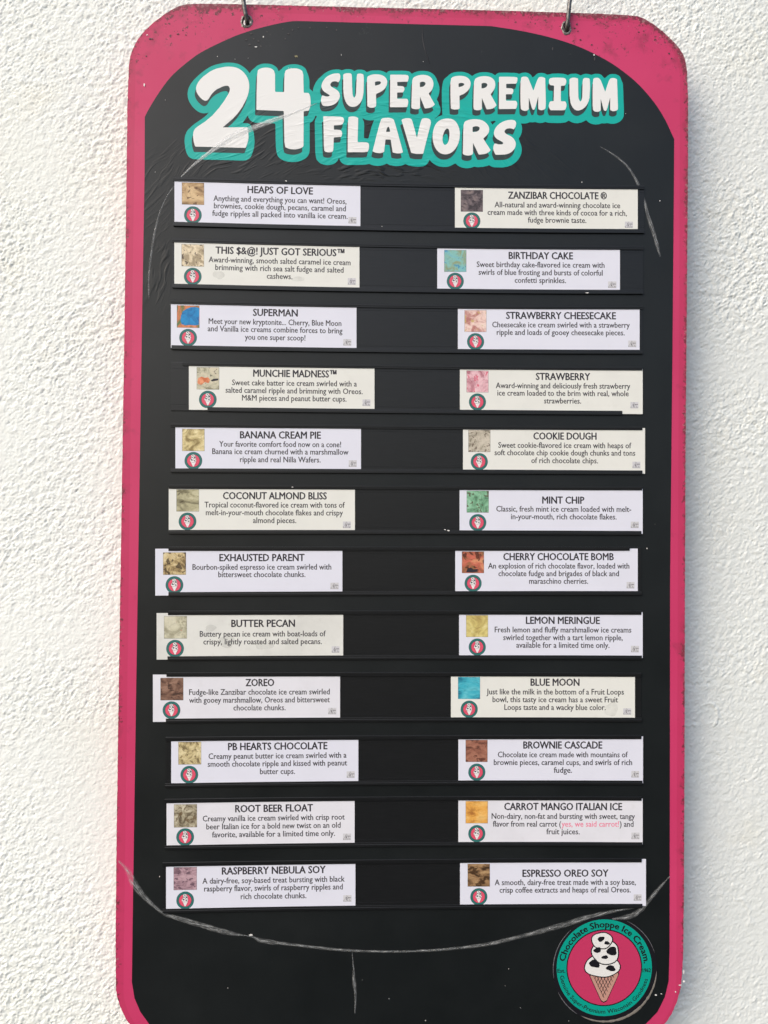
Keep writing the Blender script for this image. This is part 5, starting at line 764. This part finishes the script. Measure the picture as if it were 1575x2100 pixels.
# round company badge stuck on the lower right of the sheet
bx, by, br = BADGE
U = br/97.5                                           # one badge unit
V, F = prism([circle(bx+1.0, by-1.6, 107*U, 96)], 0.22, 0.55); sticker = part('round_sticker', V, F, MAT['Bblack'], board)
def arc_ribbon(cx, cy, r, a0, a1, w0, d0, d1, n=40, taper=True):
    V, F = [], []
    for i in range(n+1):
        t = i/n; a = math.radians(a0+(a1-a0)*t); ww = w0*(math.sin(math.pi*t)**0.5 if taper else 1)+0.02
        ww *= 0.75+0.5*random.random()*(1 if taper else 0)+(.25 if not taper else 0)
        for rr, d in ((r-ww/2, d0), (r, d1), (r+ww/2, d0)): V.append(W(cx+rr*math.cos(a), cy+rr*math.sin(a), d))
    for i in range(n):
        k = 3*i; F += [(k, k+3, k+4, k+1), (k+1, k+4, k+5, k+2)]
    return V, F
V, F = arc_ribbon(bx+1.0, by-1.6, 105.5*U, -118, -2, 2.6, 0.56, 0.72); part('worn_edge', V, F, MAT['rim'], sticker)
V, F = join([arc_ribbon(bx+1.0, by-1.6, 106.2*U, 132, 190, 0.8, 0.56, 0.66), arc_ribbon(bx+1.0, by-1.6, 106.2*U, 18, 66, 0.7, 0.56, 0.66), arc_ribbon(bx+1.0, by-1.6, 106.2*U, 205, 238, 0.8, 0.56, 0.66)])
part('worn_edge', V, F, MAT['mgrey'], sticker)
V, F = prism(ring_loops(bx, by, 77.5*U, 97.5*U, 96), 0.55, 0.62); part('teal_ring', V, F, MAT['Bteal'], sticker)
V, F = prism([circle(bx, by, 75.2*U, 96)], 0.55, 0.62); part('pink_disc', V, F, MAT['Bpink'], sticker)

# ------------------------------------------------------------------ all writing evaluated at once
T_OFF, L_OFF = 0.0, 0.0
jobs = [(c['title'], T_OFF) for c in CARDS]
for c in CARDS: jobs += [(l[0], L_OFF) for l in c['lines']]
jobs += [('R', 0.0), ('tm', 0.0), ('Est.', 0.0), ('1962', 0.0), ('Chocolate Shoppe Ice Cream.', 0.0), ('Genuine Super-Premium Wisconsin Goodness', 0.0)]
jobs += [('flavor from real carrot (', L_OFF), ('yes, we said carrot!', L_OFF), (') and', L_OFF)]
text_batch(jobs)

def arc_text(s, off, r, a0, a1, size, d, top=True, fat=0.0):
    if fat:
        g = math.degrees(fat/r)
        return join([arc_text(s, off, r, a0+g, a1+g, size, d, top), arc_text(s, off, r, a0-g, a1-g, size, d+.004, top), arc_text(s, off, r+fat*.7, a0, a1, size, d+.008, top), arc_text(s, off, r-fat*.7, a0, a1, size, d+.012, top)])
    v, F = TXT[(s, off)]; x0, x1 = v[:, 0].min(), v[:, 0].max(); out = []
    for x, y in v:
        t = (x-x0)/(x1-x0); a = math.radians(a0+(a1-a0)*t)
        rr = r+y*size if top else r-y*size
        out.append(W(bx+rr*math.cos(a), by+rr*math.sin(a), d))
    return out, F
V, F = arc_text('Chocolate Shoppe Ice Cream.', 0.0, 81.6*U, 170.5, 6, 18*U, 0.645, fat=0.30); part('ring_lettering', V, F, MAT['Bblack'], sticker)
V, F = arc_text('Genuine Super-Premium Wisconsin Goodness', 0.0, 92.3*U, 190, 345, 12*U, 0.645, top=False, fat=0.10); part('ring_lettering', V, F, MAT['Bblack'], sticker)
for s, x0, x1 in (('Est.', -95.6, -80.0), ('1962', 78.6, 95.2)):
    V, F = text_line(s, 0.0, (bx+x0*U, by-5.5*U), (bx+x1*U, by-5.5*U), 11*U, 0.645, 0.34, 0.16); part('ring_lettering', V, F, MAT['Bblack'], sticker)

# the picture inside the badge: a plain ice cream cone, white scoops with black patches
def blob(cx, cy, rx, ry, seed, n=28, amp=0.10, rot=0):
    rg = random.Random(seed); ph = [rg.uniform(0, 6.28) for _ in range(4)]; out = []
    for i in range(n):
        t = 2*math.pi*i/n; k = 1+amp*(math.sin(2*t+ph[0])+0.7*math.sin(3*t+ph[1])+0.5*math.sin(5*t+ph[2]))
        x, y = rx*k*math.cos(t), ry*k*math.sin(t); c, s_ = math.cos(rot), math.sin(rot)
        out.append((cx+x*c-y*s_, cy+x*s_+y*c))
    return out
def emblem(cx, cy, u, d, st, black, white, cone, parent, fine):
    """cone emblem, u mm per unit, about 120 units high"""
    P = lambda lp: [(cx+x*u, cy+y*u) for x, y in lp]
    conep = [(-25, -12), (27, -9), (29, -16), (6, -66), (0, -69), (-5, -66), (-27, -19)]
    def grow(lp, g):
        mx = sum(p[0] for p in lp)/len(lp); my = sum(p[1] for p in lp)/len(lp); o = []
        for x, y in lp:
            L = math.hypot(x-mx, y-my); o.append((mx+(x-mx)*(L+g)/L, my+(y-my)*(L+g)/L))
        return o
    scoops = [blob(-3, 2, 33, 23, 3, amp=0.05), blob(3, 29, 27, 23, 5, amp=0.04), blob(-4, 52, 19, 16, 8, amp=0.05)]
    pc = []
    for i, lp in enumerate([conep]+scoops): pc.append(prism([P(grow(lp, 2.2))], None, d+i*2*st))
    for i, lp in enumerate(scoops): pc_w.append(prism([P(lp)], None, d+(2*i+3)*st)) if False else None
    V, F = join(pc); part('emblem_outline', V, F, black, parent)
    V, F = prism([P(conep)], None, d+st); part('cone', V, F, cone, parent)
    V, F = join([prism([P(lp)], None, d+(2*i+3)*st) for i, lp in enumerate(scoops)]); part('scoops', V, F, white, parent)
    pat = [(-19, 6, 10, 8, 11), (14, -3, 9, 6, 12), (16, 31, 9, 10, 13), (-13, 33, 7, 6, 14), (2, 19, 6, 4, 18), (-6, 55, 7, 5, 15), (6, 47, 5, 4, 16)]
    V, F = join([prism([P(blob(x, y, a, b, s_, n=16, amp=0.14))], None, d+9*st) for x, y, a, b, s_ in pat]); part('patches', V, F, black, parent)
    if fine:
        q = []
        for k in range(-4, 5):
            for sg in (1, -1):
                a = (k*6.5-8, -17); b = (a[0]+sg*24, -66)
                def inside(x, y): return y > -64 and abs(x-0.5) < 25*(y+66)/52
                pts = [lerp(a, b, t/20) for t in range(21)]; pts = [p for p in pts if inside(*p)]
                if len(pts) > 2:
                    a2, b2 = pts[0], pts[-1]; q.append(prism([P([(a2[0]-.6, a2[1]), (b2[0]-.6, b2[1]), (b2[0]+.6, b2[1]), (a2[0]+.6, a2[1])])], None, d+1.6*st+(0.2*st if sg > 0 else 0)))
        V, F = join(q); part('waffle_lines', V, F, black, parent)
emblem(bx-1*U, by+2*U, 1.02*U, 0.65, 0.012, MAT['Bblack'], MAT['Bwhite'], MAT['Bcone'], sticker, True)

# ------------------------------------------------------------------ hooks
def tube(path, rad, n=12, sub=6):
    pts = [Vector(p) for p in path]; P = []
    for i in range(len(pts)-1):
        p0, p1, p2, p3 = pts[max(i-1, 0)], pts[i], pts[i+1], pts[min(i+2, len(pts)-1)]
        for k in range(sub):
            t = k/sub
            P.append(0.5*((2*p1)+(p2-p0)*t+(2*p0-5*p1+4*p2-p3)*t*t+(3*p1-p0-3*p2+p3)*t**3))
    P.append(pts[-1]); V, F = [], []; up = Vector((1, 0, 0))
    for i, p in enumerate(P):
        tg = (P[min(i+1, len(P)-1)]-P[max(i-1, 0)]).normalized(); a = tg.cross(up).normalized(); b = tg.cross(a)
        for k in range(n):
            t = 2*math.pi*k/n; V.append(tuple(p+rad*(a*math.cos(t)+b*math.sin(t))))
    for i in range(len(P)-1):
        for k in range(n):
            j = (k+1) % n; F.append((i*n+k, i*n+j, (i+1)*n+j, (i+1)*n+k))
    F.append(tuple(range(n))); F.append(tuple(reversed([(len(P)-1)*n+k for k in range(n)])))
    return V, F
for (hx, hy, rx, ry), lean, lab in ((HOLES[0], -5.5, 'grey wire hook through the left hanging hole of the board'), (HOLES[1], 3.2, 'grey wire hook through the right hanging hole of the board')):
    top = W(hx+lean*2.6, hy+95, -6)
    hk = thing('wire_hook', W(hx, hy, 0), lab, 'hook', 'wire hooks the board hangs from')
    V, F = tube([W(hx+lean*3.4, hy+118, -26), W(hx+lean*3.3, hy+116, -16), W(hx+lean*3.0, hy+104, -4), W(hx+lean*2.2, hy+80, 3.5), W(hx+lean, hy+38, 5.5), W(hx+lean*.35, hy+12, 4.8), W(hx+0.4, hy+1, 2.4), W(hx+.6, hy-3.2, -1.5), W(hx+.6, hy-2.0, -6), W(hx, hy+5, -9.5), W(hx-lean*.2, hy+14, -10)], 0.00235)
    part('rod', V, F, MAT['steel'], hk, True)
    V, F = prism([circle(hx+lean*3.4, hy+118, 6, 24)], -26.4, -24.0); part('screw_collar', V, F, MAT['steel'], hk)

# ------------------------------------------------------------------ flavour cards
SW = {  # colours of the little ice cream pictures: ramp stops, chips, noise scale, horizontal stretch
 ('L', 1): ([(150, 112, 68), (190, 150, 98), (225, 190, 135)], (95, 65, 40), .62, 90, 1.5), ('L', 2): ([(205, 182, 140), (228, 208, 168), (240, 224, 190)], (70, 55, 50), .60, 130, 1),
 ('L', 3): ([(90, 150, 80), (225, 120, 70), (235, 140, 85)], None, 0, 80, .6), ('L', 4): ([(165, 160, 125), (200, 196, 165), (215, 205, 175)], (60, 50, 48), .64, 110, 1.3),
 ('L', 5): ([(175, 150, 85), (218, 198, 132), (240, 226, 170)], (150, 125, 75), .66, 110, 1.6), ('L', 6): ([(145, 138, 100), (184, 178, 136), (205, 200, 160)], (70, 60, 45), .67, 80, 1.4),
 ('L', 7): ([(150, 120, 72), (205, 178, 118), (226, 208, 158)], (62, 46, 34), .57, 90, 1), ('L', 8): ([(192, 186, 152), (208, 204, 172), (216, 212, 186)], (190, 125, 110), .68, 90, 1.3),
 ('L', 9): ([(88, 62, 52), (128, 90, 72), (160, 120, 98)], (60, 42, 38), .62, 120, 1.4), ('L', 10): ([(140, 120, 76), (206, 186, 128), (230, 214, 160)], (110, 92, 60), .60, 130, 1),
 ('L', 11): ([(120, 104, 78), (176, 165, 134), (208, 200, 172)], (105, 85, 60), .62, 100, .7), ('L', 12): ([(150, 112, 128), (184, 144, 156), (200, 162, 172)], (96, 74, 88), .60, 150, 1.6),
 ('R', 1): ([(74, 64, 68), (112, 98, 102), (140, 122, 118)], (58, 50, 54), .60, 130, 1.4), ('R', 2): ([(170, 190, 140), (126, 196, 186), (112, 190, 200)], (60, 140, 185), .62, 100, 1),
 ('R', 3): ([(228, 140, 130), (240, 200, 188), (245, 220, 205)], (200, 175, 110), .62, 90, 1), ('R', 4): ([(222, 130, 148), (236, 180, 190), (242, 200, 206)], (215, 95, 120), .63, 90, 1),
 ('R', 5): ([(160, 150, 128), (192, 182, 160), (208, 198, 178)], (105, 90, 78), .59, 130, 1), ('R', 6): ([(95, 165, 120), (128, 194, 150), (150, 210, 170)], (84, 66, 50), .58, 110, 1),
 ('R', 7): ([(180, 120, 70), (222, 100, 78), (228, 150, 100)], (66, 36, 26), .57, 70, 1), ('R', 8): ([(214, 180, 92), (222, 204, 112), (236, 224, 160)], None, 0, 60, 1.3),
 ('R', 9): ([(26, 140, 180), (46, 184, 208), (90, 204, 220)], None, 0, 90, 2.2), ('R', 10): ([(118, 68, 54), (165, 100, 78), (182, 118, 92)], (92, 52, 44), .62, 120, 1.8),
 ('R', 11): ([(228, 140, 50), (246, 172, 64), (252, 196, 100)], None, 0, 70, 2.2), ('R', 12): ([(84, 60, 38), (160, 120, 78), (190, 150, 100)], (66, 46, 30), .58, 100, 1.5)}
def m_swatch(key):
    st, chip, th, sc, sx = SW[key]; st = [tuple(0.80*v+0.20*(sum(q)/3) for v in q) for q in st]; sc *= 0.75; s = Nodes('ice_cream_picture_%s%d' % key)
    off = (key[1]*3.7, 1.3, 5.1 if key[0] == 'L' else 9.4)
    v = s.scaled((sc/sx, sc, sc), off)
    n = s.noise(1.0, 5, 0.62, 1.2, vec=v)
    c = s.ramp(n, [(0.38, lin(tuple(.85*v for v in st[0]))), (0.5, lin(st[1])), (0.62, lin(st[2]))])
    if chip:
        n2 = s.noise(2.6, 2, 0.55, 0.6, vec=v)
        c = s.mix(s.math('MULTIPLY', s.step(n2, th-.01, th+0.03), 0.85), c, lin(chip))
    n3 = s.noise(3.2, 4, 0.7, 1.5, vec=v)
    c = s.mix(s.math('MULTIPLY', s.step(n3, 0.50, 0.68), 0.30), c, lin(tuple(int(x*0.6) for x in st[0])))
    s.col(c); s.rough(0.4); return s.m
LBL = {
 ('L', 1): 'lavender white card with a caramel brown picture at the left of the top holder', ('L', 2): 'cream card with a dark speckled picture, second down on the left',
 ('L', 3): 'lavender white card with a bright blue and orange picture, third down on the left', ('L', 4): 'cream card with an orange patched picture, slid right in the fourth holder down',
 ('L', 5): 'lavender white card headed BANANA CREAM PIE with a pale yellow picture', ('L', 6): 'cream coconut almond card with an olive beige picture',
 ('L', 7): 'lavender white card with a dark chunked tan picture, sticking out left of the seventh holder', ('L', 8): 'stained greyish card headed BUTTER PECAN sticking out left of its holder',
 ('L', 9): 'white card with a dark brown picture, sticking out left directly below the butter pecan card', ('L', 10): 'lavender white card with a lumpy tan picture, third from the bottom on the left',
 ('L', 11): 'white card headed ROOT BEER FLOAT with a swirled beige picture', ('L', 12): 'lavender white card with a mauve picture at the left end of the bottom holder',
 ('R', 1): 'cream card with a dark grey brown picture at the right of the top holder', ('R', 2): 'lavender white card headed BIRTHDAY CAKE with a turquoise picture',
 ('R', 3): 'lavender white card headed STRAWBERRY CHEESECAKE with a pale pink picture', ('R', 4): 'cream card headed STRAWBERRY hanging over the broken end of the lower lip',
 ('R', 5): 'cream card headed COOKIE DOUGH slid out past the right end of its holder', ('R', 6): 'lavender white card headed MINT CHIP with a green chocolate flecked picture',
 ('R', 7): 'lavender white card with a red and orange cherry chocolate picture on the right', ('R', 8): 'lavender white card headed LEMON MERINGUE with a yellow picture',
 ('R', 9): 'cream card with an all bright blue picture and a round stain at its lower right', ('R', 10): 'lavender white brownie card with a reddish brown picture on the right',
 ('R', 11): 'white card headed CARROT MANGO ITALIAN ICE with an orange picture and pink words', ('R', 12): 'lavender white card with a tan brown picture at the right of the bottom holder'}
def clip_below(lp, y0):
    """keep the part of a convex loop above the line y = y0"""
    out = []
    for i in range(len(lp)):
        a, b = lp[i], lp[(i+1) % len(lp)]
        if a[1] >= y0: out.append(a)
        if (a[1] >= y0) != (b[1] >= y0):
            t = (y0-a[1])/(b[1]-a[1]); out.append((a[0]+(b[0]-a[0])*t, y0))
    return out
X_OUTL = circle(0, 0, 1, 40)
for c in CARDS:
    key = (c['side'], c['row']); q = c['quad']
    root = thing('flavor_card', W((q[2][0]+q[3][0])/2, (q[2][1]+q[3][1])/2, 1.1), LBL[key], 'flavor card', 'printed flavour cards slotted in the holders')
    rnd_ = random.Random(key[1]*7+ord(key[0]))
    # sheet: slightly bowed thin card
    n = 12; V, F = [], []
    V, F = prism([[q[3], q[2], q[1], q[0]]], 1.12, 1.46, back=True)
    part('card_sheet', V, F, MAT[c['tint']], root)
    D1 = 1.475
    V, F = text_line(c['title'], T_OFF, c['tl'][0], c['tl'][1], 11.0, D1, 0.341, 0.31); part('title', V, F, MAT['ink'], root)
    body = []
    for s, (p0, p1) in c['lines']:
        if 'pink' in c and '(yes' in s:
            xa, xb = c['pink']; L = p1[0]-p0[0]
            f = lambda x: lerp(p0, p1, (x-p0[0])/L)
            body.append(text_line('flavor from real carrot (', L_OFF, p0, f(xa-0.6), 8.8, D1, 0.225, 0.14))
            body.append(text_line(') and', L_OFF, f(xb+1.0), p1, 8.8, D1, 0.225, 0.14))
            V, F = text_line('yes, we said carrot!', L_OFF, f(xa), f(xb), 8.8, D1, 0.225, 0.14)
            t = part('description', V, F, MAT['pinkink'], root); t['label'] = 'pink words in brackets'
        else: body.append(text_line(s, L_OFF, p0, p1, 8.8, D1, 0.225, 0.14))
    V, F = join(body); part('description', V, F, MAT['ink2'], root)
    s4 = c['sw']; s4 = [s4[3], s4[2], s4[1], s4[0]]
    mx = sum(p[0] for p in s4)/4; my = sum(p[1] for p in s4)/4
    big = [(mx+(x-mx)*1.018, my+(y-my)*1.018) for x, y in s4]
    V, F = prism([big], None, D1); fr = part('picture', V, F, MAT['ink2'], root)
    V, F = prism([s4], None, D1+.02); part('picture_print', V, F, m_swatch(key), fr)
    w_ = s4[1][0]-s4[0][0]
    def swp(lp): return [(s4[0][0]+(s4[1][0]-s4[0][0])*x, s4[0][1]+(s4[1][1]-s4[0][1])*x+(s4[3][1]-s4[0][1])*y) for x, y in lp]
    if key == ('L', 3):
        V, F = prism([swp([(.98, .14), (.99, .5), (.985, .90), (.8, .95), (.6, .93), (.42, .86), (.25, .74), (.17, .55), (.15, .33), (.2, .14), (.4, .10), (.6, .12), (.8, .10)])], None, D1+.035)
        s = Nodes('blue_ice_cream_print'); s.col(s.ramp(s.noise(160, 4, 0.6, 1.0), [(.35, lin((20, 105, 165))), (.6, lin((28, 140, 200)))])); s.rough(0.4); part('picture_print', V, F, s.m, fr)
    if key == ('L', 4):
        V, F = prism([swp([(.02, .30), (.05, .5), (.2, .58), (.36, .52), (.5, .56), (.6, .42), (.52, .28), (.36, .33), (.2, .2), (.08, .22)])], None, D1+.035); s = Nodes('orange_patch_print'); s.col(s.ramp(s.noise(200, 4, .6), [(.4, lin((200, 110, 70))), (.6, lin((232, 160, 120)))])); part('picture_print', V, F, s.m, fr)
        V, F = prism([swp([(.62, .40), (.75, .49), (.97, .50), (.96, .42), (.8, .38), (.68, .36)])], None, D1+.035); part('picture_print', V, F, MAT['ink'], fr)
    if key == ('R', 7):
        V, F = prism([swp([(.18, .03), (.25, .2), (.4, .26), (.52, .17), (.7, .18), (.72, .06), (.5, .02)])], None, D1+.035); part('picture_print', V, F, MAT['ink'], fr)
    for sx_, sy_, ra, rb in {('R', 9): [(148, -13, 16, 14)], ('L', 8): [(-50, -5, 18, 13), (30, -9, 22, 8), (-85, 9, 12, 7)], ('L', 2): [(-104, -12, 12, 9), (66, -15, 15, 5)]}.get(key, []):
        X_ = (q[2][0]+q[3][0])/2+sx_*.5; Y_ = (q[0][1]+q[3][1])/2+sy_
        V, F = prism([blob(X_, Y_, ra*.5, rb*.5, int(sx_)+200, n=30, amp=0.10)], None, D1-.006); part('stain', V, F, MAT['stain'], root)
    # round badge, its foot hidden by the lower lip
    cx, cy, r = c['bd']; cl = c['clip']-0.9 if key[0] == 'L' or True else c['clip']
    V, F = prism([clip_below(circle(cx, cy, r, 40), cl)], None, D1); bd = part('badge', V, F, MAT['bdark'], root)
    V, F = prism([clip_below(circle(cx, cy, r*.965, 40), cl)], None, D1+.015); part('teal_ring', V, F, MAT['bteal'], bd)
    V, F = prism([circle(cx, cy, r*.74, 32)], None, D1+.030); part('outline', V, F, MAT['bdark'], bd)
    V, F = prism([circle(cx, cy, r*.70, 32)], None, D1+.045); part('pink_disc', V, F, MAT['bpink'], bd)
    emblem(cx, cy+.02*r, r/98, D1+.055, 0.008, MAT['bdark'], MAT['bwhite'], MAT['bwhite'], bd, False)
    # small grey triangle mark at the lower right
    m4 = c['mk']; m4 = [m4[3], m4[2], m4[1], m4[0]]
    def mp(x, y): return (m4[0][0]+(m4[1][0]-m4[0][0])*x, m4[0][1]+(m4[1][1]-m4[0][1])*x+(m4[3][1]-m4[0][1])*y)
    V, F = prism([m4], None, D1); mk = part('corner_mark', V, F, MAT['mark'], root)
    bars = []
    for a, b in (((.05, .06), (.42, .96)), ((.42, .96), (.85, .06)), ((.05, .06), (.95, .06)), ((.03, .03), (.03, .3)), ((.62, .62), (.95, .62)), ((.62, .2), (.95, .2))):
        pa, pb = mp(*a), mp(*b); dx, dy = pb[0]-pa[0], pb[1]-pa[1]; L = math.hypot(dx, dy); nx_, ny_ = -dy/L*.11, dx/L*.11
        bars.append(prism([[(pa[0]-nx_, pa[1]-ny_), (pb[0]-nx_, pb[1]-ny_), (pb[0]+nx_, pb[1]+ny_), (pa[0]+nx_, pa[1]+ny_)]], None, D1+.015))
    V, F = join(bars); part('triangle', V, F, MAT['mgrey'], mk)
    V, F = text_line('R', 0.0, mp(.33, .42), mp(.56, .42), 5.6, D1+.03, 0.36); part('letter_mark', V, F, MAT['ink2'], mk)
    V, F = text_line('tm', 0.0, mp(.60, .62), mp(.92, .62), 2.6, D1+.03, 0.3); part('letter_mark', V, F, MAT['ink2'], mk)

# ------------------------------------------------------------------ creases in the clear film, chips and flecks
for ci, cr in enumerate(CREASES):
    P = [Vector(p) for p in cr]; S = []
    for i in range(len(P)-1):
        p0, p1, p2, p3 = P[max(i-1, 0)], P[i], P[i+1], P[min(i+2, len(P)-1)]
        for k in range(5):
            t = k/5; S.append(0.5*((2*p1)+(p2-p0)*t+(2*p0-5*p1+4*p2-p3)*t*t+(3*p1-p0-3*p2+p3)*t**3))
    S.append(P[-1]); V, F, UVs = [], [], []; run = 0.0
    d0 = 0.52 if ci == 0 else (0.80 if ci == 4 else 0.30)
    for i, p in enumerate(S):
        a, b = S[max(i-1, 0)], S[min(i+1, len(S)-1)]; tx, ty = b[0]-a[0], b[1]-a[1]; L = math.hypot(tx, ty) or 1; nx_, ny_ = -ty/L, tx/L
        if i: run += math.hypot(p[0]-S[i-1][0], p[1]-S[i-1][1])
        wd = max(p[2], .12)*(1.15+0.3*random.random())/2
        for k, d in ((-1, d0), (-.2, d0+.35), (.35, d0+.12), (1, d0)): V.append(W(p[0]+nx_*wd*k, p[1]+ny_*wd*k, d)); UVs.append((run, k))
    for i in range(len(S)-1):
        for k in range(3): F.append((4*i+k, 4*i+k+1, 4*(i+1)+k+1, 4*(i+1)+k))
    ob = part('film_crease' if ci != 6 else 'hairline_crack', V, F, MAT['Bblack'] if ci == 6 else (MAT['fold'] if ci == 0 else MAT['crease']), board)
    uv = ob.data.uv_layers.new(name='UVMap')
    for lp in ob.data.loops: uv.data[lp.index].uv = (UVs[lp.vertex_index][0], UVs[lp.vertex_index][1])
for k in 'wky':
    q = []
    for i, (x, y, a, b, kk) in enumerate(SPECKS):
        if kk != k: continue
        rg = random.Random(i); n = 9; d = 2.32 if (abs(y) < 360 and abs(x) < 258 and k == 'w') else 0.30
        lp = [(x+a/2*rg.uniform(.55, 1.1)*math.cos(2*math.pi*j/n), y+b/2*rg.uniform(.55, 1.1)*math.sin(2*math.pi*j/n)) for j in range(n)]
        q.append(prism([lp], d-.05, d+rg.uniform(.1, .35)))
    # fine dust flecks over the sheet
    if k == 'w':
        rg = random.Random(5)
        for i in range(90):
            x, y = rg.uniform(-275, 275), rg.uniform(-560, 500); r = rg.choice((.18, .25, .3, .45)); e = rg.uniform(.5, 1.6)
            if abs(x) < 262 and -372 < y < 362: continue
            q.append(prism([circle(x, y, r, 6, r*e)], 0.2, 0.5))
    V, F = join(q); o = part({'w': 'bare_chips', 'k': 'dark_scabs', 'y': 'moss_fleck'}[k], V, F, MAT[k], board); o['kind'] = 'stuff'
